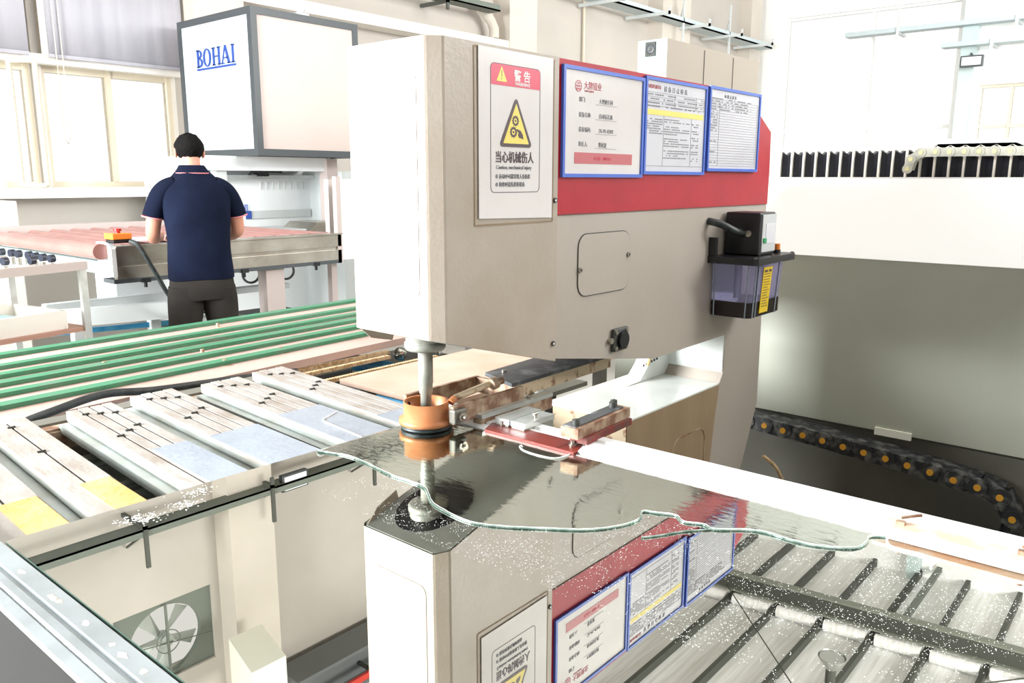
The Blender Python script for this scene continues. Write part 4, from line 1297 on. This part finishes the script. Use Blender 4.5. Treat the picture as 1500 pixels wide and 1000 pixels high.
# grey control cabinet behind the machine
gc = thing('control_cabinet', 'taupe control cabinet with a small black fan behind the framed documents', 'cabinet', (5.9, 3.1, 0))
MB().box(5.18, 6.68, 3.0, 3.23, 0, 2.40).build('body', 'greycab', gc)
MB().box(5.172, 5.18, 3.0, 3.23, .1, 2.40).build('end_panel', 'bluecab', gc, 'pale teal end panel')
for x in (5.72, 6.2):
    MB().box(x, x + .006, 2.996, 3.0, .1, 2.38).build('door_gap', 'dark', gc)
fg = MB().box(5.162, 5.172, 3.085, 3.165, 2.29, 2.385).build('fan_grille', 'dark', gc, 'small black fan grille')
MB().lathe([(.012, 0), (.03, .003), (.034, 0), (.03, -.003)], (5.162, 3.125, 2.337), 20, (-1, 0, 0)).build('fan_ring', 'cabframe', fg)
MB().box(6.5, 6.5 + .3, 3.1, 3.15, 0, 2.2).build('side_post', 'greycab', gc)

# ================================================================ BACKGROUND LEFT
# cabinet with blue lettering
ca = thing('overhead_cabinet', 'large slate framed overhead cabinet with blue BOHAI lettering', 'cabinet', (4.65, 7.0, 1.64))
cx0, cx1, cy0, cy1, cz0, cz1 = 4.10, 5.25, 6.4, 7.64, 1.64, 2.878
MB().box(cx0 + .03, cx1 - .03, cy0 + .03, cy1 - .03, cz0 + .03, cz1 - .02).build('body', 'cabpink', ca)
fr = MB()
tt = .06
for x in (cx0, cx1 - tt):
    for y in (cy0, cy1 - tt):
        fr.box(x, x + tt, y, y + tt, cz0, cz1)
for z in (cz0, cz1 - tt):
    for y in (cy0, cy1 - tt):
        fr.box(cx0 + tt, cx1 - tt, y, y + tt, z, z + tt)
    for x in (cx0, cx1 - tt):
        fr.box(x, x + tt, cy0 + tt, cy1 - tt, z, z + tt)
fr.build('frame', 'cabframe', ca, 'slate grey frame')
MB().box(cx0 + .012, cx0 + .03, cy0 + tt, cy1 - tt, cz0 + tt, cz1 - tt).build('front_door', 'cabwhite', ca, 'white door')
MB().box(cx0 + tt, cx1 - tt, cy0 + .012, cy0 + .03, cz0 + tt, cz1 - tt).build('side_panel', 'cabpink', ca, 'warm grey side panel')
MB().lathe([(.018, 0), (.022, -.006), (.018, -.012)], (cx0 + .02, 6.68, 2.13), 14, (-1, 0, 0)).build('lock', 'washgrey', ca)
LU = MB()


def lt(poly):
    # poly in letter units -> on the door face; u runs towards -y
    LU.prism([(7.335 - u, 2.445 + v) for u, v in poly], cx0 + .002, cx0 + .012, 'x')


def stem(u, w=.026, h=.155, se=.014):
    lt([(u, 0), (u + w, 0), (u + w, h), (u, h)])
    for v in (0, h - .01):
        lt([(u - se, v), (u + w + se, v), (u + w + se, v + .01), (u - se, v + .01)])


def oring(cu, cv_, ru, rv, tu, tv, a0=0, a1=360):
    n_ = 24
    for k_ in range(n_):
        q0 = math.radians(a0 + (a1 - a0) * k_ / n_)
        q1 = math.radians(a0 + (a1 - a0) * (k_ + 1) / n_)
        lt([(cu + ru * math.cos(q0), cv_ + rv * math.sin(q0)), (cu + ru * math.cos(q1), cv_ + rv * math.sin(q1)),
            (cu + (ru - tu) * math.cos(q1), cv_ + (rv - tv) * math.sin(q1)), (cu + (ru - tu) * math.cos(q0), cv_ + (rv - tv) * math.sin(q0))])


stem(.014)
oring(.04, .1165, .055, .0385, .024, .012, -90, 90)
oring(.04, .042, .065, .042, .026, .012, -90, 90)
oring(.185, .0775, .066, .080, .026, .011)
stem(.285)
stem(.375)
lt([(.305, .07), (.38, .07), (.38, .082), (.305, .082)])
lt([(.432, 0), (.442, 0), (.497, .158), (.487, .158)])
lt([(.536, 0), (.566, 0), (.508, .158), (.480, .158)])
lt([(.455, .045), (.54, .045), (.54, .056), (.455, .056)])
for a_ in (.422, .525):
    lt([(a_, 0), (a_ + .05, 0), (a_ + .05, .01), (a_, .01)])
stem(.605)
LU.build('lettering', 'bluetext', ca, 'blue BOHAI lettering')
MB().box(cx0 + .004, cx0 + .012, 6.68, 7.335, 2.418, 2.436).build('lettering_underline', 'bluetext', ca)
for x in (4.64,):
    MB().lathe([(.030, -.008), (.044, 0), (.030, .008), (.030, -.008)], (x, 6.44, 2.935), 16, (0.4, 1, 0)).box(x - .06, x + .06, 6.4, 6.48, 2.878, 2.895).build('lifting_eye', 'washgrey', ca)

# washing machine under it
wa = thing('glass_washing_machine', 'white glass washing machine body below the slate framed cabinet', 'machine', (3.9, 5.6, 0))
MB().box(2.98, 4.02, 5.28, 5.9, 1.50, 1.60).build('top_beam', 'washer', wa)
MB().box(3.96, 4.06, 5.25, 5.35, .9, 1.595).build('front_post', 'lilac', wa)
MB().box(3.0, 4.7, 5.62, 5.68, 1.07, 1.46).build('back_panel', 'washer', wa)
MB().box(3.0, 4.6, 5.55, 5.62, 1.44, 1.47).build('shelf_edge', 'washgrey', wa)
m = MB()
for k in range(8):
    m.box(3.6 + k * .055, 3.61 + k * .055, 5.612, 5.62, 1.36, 1.42)
m.build('vent_slots', 'washgrey', wa, kind='stuff')
MB().box(3.45, 4.05, 5.606, 5.62, 1.14, 1.2).build('grey_band', 'washgrey', wa)
MB().box(3.45, 3.50, 5.60, 5.606, 1.14, 1.2).build('blue_mark', 'bluetext', wa)
text('自动清洗机', .075, (3.15, 5.613, 1.19), XD, 'lettering', 'blueframe', wa, .9, .001)
MB().prism([(3.2, 5.0), (3.75, 5.0), (3.95, 5.5), (3.2, 5.5)], 1.07, 1.085, 'z').build('infeed_plate', 'washgrey', wa)
MB().prism([(3.55, 1.07), (3.63, 1.13), (3.85, 1.13), (3.9, 1.07)], 4.95, 5.3).build('side_hopper', 'steel', wa)
MB().box(4.06, 4.8, 5.2, 5.9, .35, 1.5).build('housing', 'washgrey', wa)
MB().box(2.95, 4.8, 5.7, 6.15, .35, 1.5).build('rear_box', 'washer', wa)
for x in (3.1, 4.6):
    for y in (5.35, 6.1):
        MB().box(x - .04, x + .04, y - .04, y + .04, .317, 1.5 if y < 6 else .36).build('leg', 'washgrey', wa)
wa.scale = (1.28,) * 3
wa.location = (3.9 * 1.28, 5.6 * 1.28, 1.45 - 1.45 * 1.28)
mo = thing('monitor', 'small black monitor on the shelf edge behind the worker', 'monitor', (3.45, 5.5, 1.47))
MB().box(3.40, 3.66, 5.40, 5.43, 1.485, 1.545, .004).build('screen', 'black', mo)
MB().box(3.5, 3.56, 5.43, 5.5, 1.46, 1.52).cyl((3.53, 5.56, 1.47), (3.53, 5.56, 1.478), .06).box(3.5, 3.56, 5.48, 5.6, 1.478, 1.49).build('stand', 'black', mo)

mo.scale = (1.28,) * 3
mo.location = (3.45 * 1.28, 5.5 * 1.28, 1.45 + .02 * 1.28)
# roller conveyor
rcv = thing('roller_conveyor', 'stainless roller conveyor with long salmon rollers in front of the worker', 'conveyor', (2.9, 5.6, 0))
m = MB().box(2.06, 3.66, 4.72, 4.76, .97, 1.055).box(2.06, 3.66, 4.735, 4.76, .945, .97).box(2.06, 3.66, 4.72, 4.76, .875, .945)
m.build('side_frame', 'steel', rcv, 'stainless steel side frame')
MB().box(2.06, 3.66, 4.70, 4.80, 1.055, 1.065).build('top_flange', 'steel', rcv)
MB().box(2.04, 3.66, 4.72, 4.86, .85, .875).build('bottom_flange', 'cabframe', rcv)
MB().prism([(4.71, .89), (4.71, 1.05), (4.75, 1.085), (4.90, 1.085), (4.90, .93)], 2.035, 2.06, 'x').build('end_plate', 'washer', rcv, 'white end plate')
MB().box(2.03, 2.07, 4.74, 6.62, .90, .97).build('end_beam', 'bluecab', rcv)
MB().box(2.0, 3.66, 6.58, 6.66, .97, 1.10).build('far_side_frame', 'lilac', rcv)
MB().box(2.06, 3.66, 4.8, 6.58, .93, .945).build('gap_shade_sheet', 'dark', rcv)  # dark sheet added to give the roller gaps their shade
for k in range(12):
    x = 2.0 + k * .145
    rlr = MB().cyl((x, 4.80 if k else 4.76, 1.035), (x, 6.58, 1.035), .034 if k else .046, seg=16)
    rlr.build('roller', 'roller', rcv)
for x in (2.55, 3.12):
    MB().box(x - .07, x + .07, 4.75, 4.85, 0, .85).build('leg', 'lilac' if x > 3 else 'washgrey', rcv)
for x in (3.6,):
    MB().box(x + .03, x + .07, 4.72, 4.76, .85, 1.46).build('post', 'lilac', rcv)
MB().box(3.66, 3.95, 4.73, 4.75, .87, 1.44).build('end_guard', 'cabwhite', rcv)
MB().box(3.7, 3.75, 4.9, 4.95, 0, 1.44).build('leg', 'lilac', rcv)
for (x, w_) in ((2.2, .05), (2.66, .035), (2.85, .05), (3.42, .04)):
    MB().box(x, x + w_, 4.71, 4.75, .845, .87).cyl((x + w_ / 2, 4.73, .815), (x + w_ / 2, 4.73, .845), .01).build('bracket', 'black', rcv)
MB().box(1.8, 2.6, 5.1, 5.16, .60, .72).box(1.3, 2.0, 5.12, 5.2, .60, .70).build('lower_beam', 'washgrey', rcv)
# sloping lower frame seen between the tables
MB().obox((2.02, 4.85, .66), (1, -.25, 0), .06, 1.3, .10).build('lower_beam', 'washgrey', rcv)
MB().obox((2.1, 4.95, .56), (1, -.25, 0), .02, 1.1, .03).build('blue_beam', 'blue', rcv)
for x in (1.85, 2.3):
    MB().box(x, x + .06, 4.86, 4.92, 0, .62).build('leg', 'washgrey', rcv)
MB().box(2.75, 3.6, 4.78, 4.84, .45, .52).build('cross_beam', 'washgrey', rcv)
MB().box(2.75, 3.6, 5.3, 5.4, .62, .66).build('cross_beam', 'washgrey', rcv)
for k in range(3):
    MB().lathe([(.05, -.01), (.065, 0), (.05, .01), (.05, -.01)], (2.78 + k * .28, 4.95, .80), 20, (0.3, 1, 0)).build('handwheel', 'cabframe', rcv)
MB().box(3.1, 3.5, 5.0, 5.3, .42, .50, .01).build('motor', 'dark', rcv)
MB().tube([(1.75, 4.8, .40), (1.9, 4.7, .46), (2.1, 4.75, .42), (2.4, 4.7, .36), (2.7, 4.75, .42), (3.0, 4.7, .38)], .016, 8, 4).tube([(1.8, 4.7, .36), (2.2, 4.8, .45), (2.6, 4.7, .34)], .012, 8, 4).build('loose_cables', 'rubber', rcv)
MB().box(2.3, 2.6, 5.3, 5.6, .55, .85).build('white_box', 'washer', rcv)

es = thing('emergency_stop_box', 'small orange and black emergency stop box on the conveyor end', 'switch', (2.08, 4.72, 1.085))
MB().box(2.03, 2.13, 4.66, 4.76, 1.085, 1.105, .004).box(2.03, 2.13, 4.66, 4.76, 1.105, 1.106).build('base', 'black', es)
B('cover', 2.025, 2.135, 4.655, 4.765, 1.106, 1.14, 'eorange', es, .005, 'orange cover')
MB().cyl((2.08, 4.71, 1.14), (2.08, 4.71, 1.152), .014).cyl((2.08, 4.71, 1.152), (2.08, 4.71, 1.165), .022).build('push_button', 'ered', es, 'red mushroom button')
o = MB().tube([(2.12, 4.655, 1.095), (2.15, 4.62, 1.07), (2.19, 4.60, .98), (2.24, 4.60, .88), (2.29, 4.60, .78), (2.36, 4.60, .70), (2.45, 4.60, .66), (2.6, 4.62, .64), (2.70, 4.66, .66)], [.014] * 33, 8, 4).build('cable', 'rubber')
tag(o, 'thick black cable drooping from the emergency stop box', 'cable')
pp = thing('paper_pile', 'loose blue tinted papers lying on the rollers beside the worker', 'paper', (2.5, 4.9, 1.08))
for k, (x, y, a) in enumerate(((2.27, 4.86, .2), (2.36, 4.95, -.3), (2.48, 4.88, .5))):
    MB().obox((x, y, 1.083 + .004 * k), (math.cos(a), math.sin(a), 0), .16, .22, .003).build('sheet', 'paper2', pp)
o = MB().box(1.2, 2.35, 7.0, 7.35, 0, 1.27, .01).build('low_white_cabinet', 'tray')
tag(o, 'long cream box cabinet below the left windows', 'cabinet')

# caster table at the far left
ct = thing('caster_table', 'small aluminium frame table topped with rows of dark caster wheels', 'table', (1.3, 4.1, 0))
cor = Vector((1.64, 4.14, 0))
e1 = Vector((-.978, -.208, 0))
e2 = Vector((-.208, .978, 0))


def cp(a, b, z):
    return cor + e1 * a + e2 * b + Vector((0, 0, z))


for a in (0, .45, .76):
    for b in (0, .6):
        MB().obox(cp(a + (.02 if a == 0 else 0), b, .505), (0, .0001, 1), .035, 1.01, .035).build('leg', 'alu', ct) if False else MB().cyl(cp(a, b, 0), cp(a, b, 1.02), .022, seg=4, smooth=False).build('leg', 'alu', ct)
MB().obox(cp(.38, 0, 1.03), e1, .04, .80, .04).build('front_beam', 'lilac', ct)
MB().obox(cp(.38, .6, 1.03), e1, .04, .80, .04).build('back_beam', 'lilac', ct)
for a in (0, .28, .52, .76):
    MB().obox(cp(a, .3, 1.03), e2, .04, .6, .036).build('cross_beam', 'alu', ct)
MB().obox(cp(.38, .30, 1.012), e1, .58, .76, .006).build('top_plate', 'washer', ct)
MB().obox(cp(.38, .30, .72), e1, .60, .78, .02).build('shelf', 'shelf', ct, 'brown lower shelf')
for a, b in ((.03, .60), (.042, .49), (.05, .42), (.063, .31), (.086, .22), (.105, .13), (.12, .04), (.26, .26), (.303, .10), (.22, .03), (.40, .03), (.28, .45), (.42, .30)):
    st = MB().cyl(cp(a, b, 1.015), cp(a, b, 1.05), .012, seg=10).build('caster_stem', 'steel', ct)
    p = cp(a, b, 1.072)
    MB().cyl(p - e1 * .012, p + e1 * .012, .019, seg=14).build('wheel', 'wheelnavy', st)
tr2 = thing('plastic_tray', 'white plastic tray with green tinted contents on the brown shelf', 'tray', tuple(cp(.4, .3, .73)))
ty = MB()
for (a, b, la, lb_) in ((.40, .04, .62, .02), (.40, .44, .62, .02), (.09, .24, .02, .42), (.71, .24, .02, .42)):
    ty.obox(cp(a, b, .775), e1, lb_, la, .09)
ty.obox(cp(.4, .24, .735), e1, .42, .62, .01)
ty.build('tray_shell', 'tray', tr2)
MB().obox(cp(.42, .22, .77), e1, .25, .4, .05).build('contents', 'bluecab', tr2)
MB().sph(tuple(cp(.55, .18, .80)), .03, 8, 6, (1.5, 1, .5)).build('green_scrap', 'green', tr2)

# ================================================================ PERSON


def skin_obj(name, pts, edges, radii, material, parent, root=0, sub=2, branch=.3):
    off = Vector(wloc(parent))
    me = bpy.data.meshes.new(name)
    me.from_pydata([tuple(Vector(p) - off) for p in pts], edges, [])
    o = bpy.data.objects.new(name, me)
    COL.objects.link(o)
    o.parent = parent
    md = o.modifiers.new('skin', 'SKIN')
    md.use_smooth_shade = True
    md.branch_smoothing = branch
    me.skin_vertices
    sk = me.skin_vertices[0].data
    for i, r in enumerate(radii):
        sk[i].radius = r if isinstance(r, tuple) else (r, r)
        sk[i].use_root = (i == root)
    s2 = o.modifiers.new('subsurf', 'SUBSURF')
    s2.levels = sub
    s2.render_levels = sub
    me.materials.append(mt[material])
    return o


px_, py_ = 2.30, 4.22
FA = math.radians(72)      # facing azimuth
fwd = Vector((math.cos(FA), math.sin(FA), 0))
rgt = Vector((fwd.y, -fwd.x, 0))


def bp(r, f, z):
    return Vector((px_, py_, 0)) + rgt * r + fwd * f + Vector((0, 0, z))


pe = thing('person', 'person in navy polo shirt and charcoal trousers bending over the conveyor, back turned', 'person', (px_, py_, 0))
# body chain
pts = [bp(0, 0, .93), bp(0, -.01, 1.10), bp(0, .0, 1.28), bp(0, .02, 1.41), bp(0, .05, 1.49), bp(0, .075, 1.555), bp(0, .085, 1.61), bp(0, .08, 1.645),
       bp(-.10, 0, .88), bp(-.11, .01, .50), bp(-.12, -.02, .10), bp(-.12, .08, .04),
       bp(.10, 0, .88), bp(.12, .01, .50), bp(.13, -.02, .10), bp(.14, .08, .04),
       bp(-.165, .02, 1.365), bp(-.212, .03, 1.25), bp(-.225, .05, 1.15), bp(-.20, .20, 1.115), bp(-.15, .34, 1.12), bp(-.13, .39, 1.115),
       bp(.165, .02, 1.365), bp(.212, .03, 1.25), bp(.225, .05, 1.15), bp(.19, .20, 1.115), bp(.12, .34, 1.12), bp(.09, .39, 1.115)]
edges = [(0, 1), (1, 2), (2, 3), (3, 4), (4, 5), (5, 6), (6, 7), (0, 8), (8, 9), (9, 10), (10, 11), (0, 12), (12, 13), (13, 14), (14, 15),
         (3, 16), (16, 17), (17, 18), (18, 19), (19, 20), (20, 21), (3, 22), (22, 23), (23, 24), (24, 25), (25, 26), (26, 27)]
rad = [(.14, .10), (.125, .09), (.13, .09), (.085, .07), (.046, .05), (.055, .06), (.066, .076), (.05, .06),
       (.085, .09), (.06, .06), (.042, .045), (.04, .035), (.085, .09), (.06, .06), (.042, .045), (.04, .035),
       .042, .044, .040, .036, .026, (.036, .018), .042, .044, .040, .036, .026, (.036, .018)]
body = skin_obj('body', pts, edges, rad, 'skin', pe)
# fingers
for sgn in (-1, 1):
    hx = -.13 if sgn < 0 else .09
    for k in range(4):
        o_ = (k - 1.5) * .018
        L = (.062, .07, .066, .05)[k]
        skin_obj('finger', [bp(hx + o_, .385, 1.112), bp(hx + o_ * 1.1, .385 + L * .6, 1.105), bp(hx + o_ * 1.15, .385 + L, 1.088)], [(0, 1), (1, 2)], [.009, .008, .007], 'skin', pe, 0, 1)
    skin_obj('thumb', [bp(hx - sgn * .03, .36, 1.11), bp(hx - sgn * .05, .39, 1.10), bp(hx - sgn * .05, .42, 1.09)], [(0, 1), (1, 2)], [.011, .010, .008], 'skin', pe, 0, 1)
# head details
hc = bp(0, .085, 1.59)
for sgn in (-1, 1):
    c0 = hc + rgt * (sgn * .070) + Vector((0, 0, -.005))
    m = MB().sph((0, 0, 0), .028, 10, 8, (.35, .7, 1.1))
    m.xf(Matrix.Translation(c0) @ Matrix.Rotation(FA - PI / 2 + sgn * .3, 4, 'Z'))
    m.build('ear', 'skin', pe)
    e = hc + rgt * (sgn * .03) + fwd * .085 + Vector((0, 0, -.005))
    MB().sph(tuple(e), .011, 8, 6).build('eye', 'white', pe)
MB().sph(tuple(hc + fwd * .10 + Vector((0, 0, -.03))), .015, 8, 6, (.8, 1, 1.3)).build('nose', 'skin', pe)
MB().sph(tuple(hc + fwd * .088 + Vector((0, 0, -.065))), .018, 8, 6, (1.3, .5, .4)).build('mouth', 'rosebar', pe)
# hair: displaced cap
hm = MB()
seg, rings = 32, 16
vs, fs = [], []
rh = random.Random(2)
for j in range(rings + 1):
    ph = PI * .70 * j / rings
    for i in range(seg):
        q = 2 * PI * i / seg
        dv_ = rgt * math.cos(q) + fwd * math.sin(q)
        front = max(0, math.sin(q))
        phh = ph * (1 - .32 * front)
        rr = 1 + rh.uniform(-.03, .04) + (.05 * math.sin(q * 5 + j) if j < 6 else 0)
        low = 1.0 - .18 * max(0, (j - 11) / 5)
        vs.append(hc + Vector((0, 0, .012)) + dv_ * (.078 * rr * low) * math.sin(phh) * 1.0 + fwd * (.012 * math.sin(phh) * math.sin(q)) + Vector((0, 0, .082 * rr * math.cos(phh))))
for j in range(rings):
    for i in range(seg):
        k = (i + 1) % seg
        fs.append((j * seg + i, (j + 1) * seg + i, (j + 1) * seg + k, j * seg + k))
hm.add(vs, fs, True)
ho = hm.build('hair', 'hair', pe, 'short black hair')
sm = ho.modifiers.new('thick', 'SOLIDIFY')
sm.thickness = .012


def loft(rings, seg=28, seed=1, wr=.0):
    """rings: (centre r,f,z, half width, half depth)"""
    mb = MB()
    rg = random.Random(seed)
    ph = [rg.uniform(0, 6) for _ in range(6)]
    vs = []
    for (r, f, z, w, d) in rings:
        for i in range(seg):
            q = 2 * PI * i / seg
            c, s_ = math.cos(q), math.sin(q)
            e = .82
            cc_, ss_ = math.copysign(abs(c) ** e, c), math.copysign(abs(s_) ** e, s_)
            k = 1 + wr * (math.sin(3 * q + z * 22 + ph[0]) + .6 * math.sin(5 * q - z * 31 + ph[1]))
            vs.append(bp(r + w * cc_ * k, f + d * ss_ * k, z + wr * .3 * math.sin(4 * q + ph[2])))
    fs = []
    for j in range(len(rings) - 1):
        for i in range(seg):
            k = (i + 1) % seg
            fs.append((j * seg + i, j * seg + k, (j + 1) * seg + k, (j + 1) * seg + i))
    mb.add(vs, fs, True)
    return mb


def loft3(path, seg=20, wr=0.0, seed=0):
    mb = MB()
    rg = random.Random(seed)
    p0 = rg.uniform(0, 6)
    vs = []
    n = len(path)
    for i, (p, r) in enumerate(path):
        d = (path[min(i + 1, n - 1)][0] - path[max(i - 1, 0)][0]).normalized()
        a = d.cross(fwd if abs(d.dot(fwd)) < .9 else Vector((0, 0, 1))).normalized()
        b = d.cross(a)
        rw, rd_ = r if isinstance(r, tuple) else (r, r)
        for k in range(seg):
            q = 2 * PI * k / seg
            kk = 1 + wr * math.sin(3 * q + i * 1.7 + p0)
            vs.append(p + a * math.cos(q) * rw * kk + b * math.sin(q) * rd_ * kk)
    fs = []
    for i in range(n - 1):
        for k in range(seg):
            j = (k + 1) % seg
            fs.append((i * seg + k, i * seg + j, (i + 1) * seg + j, (i + 1) * seg + k))
    mb.add(vs, fs, True)
    return mb


def soft(o, th=.004):
    s1 = o.modifiers.new('thick', 'SOLIDIFY')
    s1.thickness = th
    s1.offset = 0
    s2 = o.modifiers.new('subsurf', 'SUBSURF')
    s2.levels = 1
    s2.render_levels = 2
    return o


shirt = loft([(0, 0, .90, .172, .125), (0, 0, .96, .170, .122), (0, -.005, 1.04, .163, .118), (0, -.01, 1.12, .160, .114), (0, -.008, 1.20, .168, .118),
              (0, -.002, 1.28, .176, .124), (0, .005, 1.34, .182, .120), (0, .015, 1.385, .180, .110), (0, .025, 1.415, .160, .096), (0, .033, 1.442, .120, .084), (0, .045, 1.48, .085, .072), (0, .05, 1.50, .064, .064)],
             32, 4, .010)
so = soft(shirt.build('shirt', 'navy', pe, 'navy polo shirt with pink piping'))
for sgn in (-1, 1):
    sl = loft3([(bp(sgn * .10, .02, 1.405), (.052, .068)), (bp(sgn * .145, .02, 1.392), (.053, .072)), (bp(sgn * .172, .02, 1.362), (.054, .068)), (bp(sgn * .190, .022, 1.325), (.053, .062)), (bp(sgn * .205, .027, 1.285), (.053, .060)), (bp(sgn * .219, .032, 1.24), (.056, .060))], 20, .02, 3 + sgn)
    soft(sl.build('sleeve', 'navy', so))
    cf = loft3([(bp(sgn * .219, .032, 1.243), (.0575, .0615)), (bp(sgn * .2205, .0325, 1.235), (.0575, .0615))], 20)
    soft(cf.build('cuff_piping', 'pinktrim', so, 'pink piping'))
cl = loft([(0, .044, 1.472, .090, .076), (0, .047, 1.495, .074, .068), (0, .052, 1.517, .062, .060)], 24)
soft(cl.build('collar', 'navy', so), .006)
cp_ = loft([(0, .0435, 1.470, .092, .078), (0, .0435, 1.476, .091, .077)], 24)
soft(cp_.build('collar_piping', 'pinktrim', so, 'pink piping'))
tro = loft([(0, 0, .955, .158, .112), (0, 0, .90, .165, .122), (0, -.003, .84, .172, .128), (0, 0, .79, .176, .122)], 32, 8, .006)
to = soft(tro.build('trousers', 'trouser', pe, 'charcoal trousers'))
for sgn in (-1, 1):
    lg = loft3([(bp(sgn * .082, 0, .86), (.095, .115)), (bp(sgn * .088, 0, .78), (.096, .115)), (bp(sgn * .096, .003, .70), (.089, .100)), (bp(sgn * .108, .006, .60), (.080, .09)), (bp(sgn * .118, .006, .50), (.074, .080)),
                (bp(sgn * .122, -.005, .35), (.071, .075)), (bp(sgn * .124, -.02, .20), (.067, .072)), (bp(sgn * .126, -.02, .06), (.066, .078))], 22, .03, 5 + sgn)
    soft(lg.build('trouser_leg', 'trouser', to))
    s0 = bp(sgn * .128, .04, .045)
    m = MB().sph((0, 0, 0), .05, 14, 8, (1.0, 2.6, .9))
    m.xf(Matrix.Translation(s0) @ Matrix.Rotation(FA - PI / 2, 4, 'Z'))
    m.build('shoe', 'shoe', pe)
ph = thing('handheld_scanner', 'dark handheld device held up in the left hand of the person', 'tool', tuple(bp(-.15, .4, 1.13)))
MB().obox(bp(-.16, .42, 1.16), tuple(-rgt * .6 + Vector((0, 0, 1)) * .8), .05, .10, .02).build('body', 'cabframe', ph)
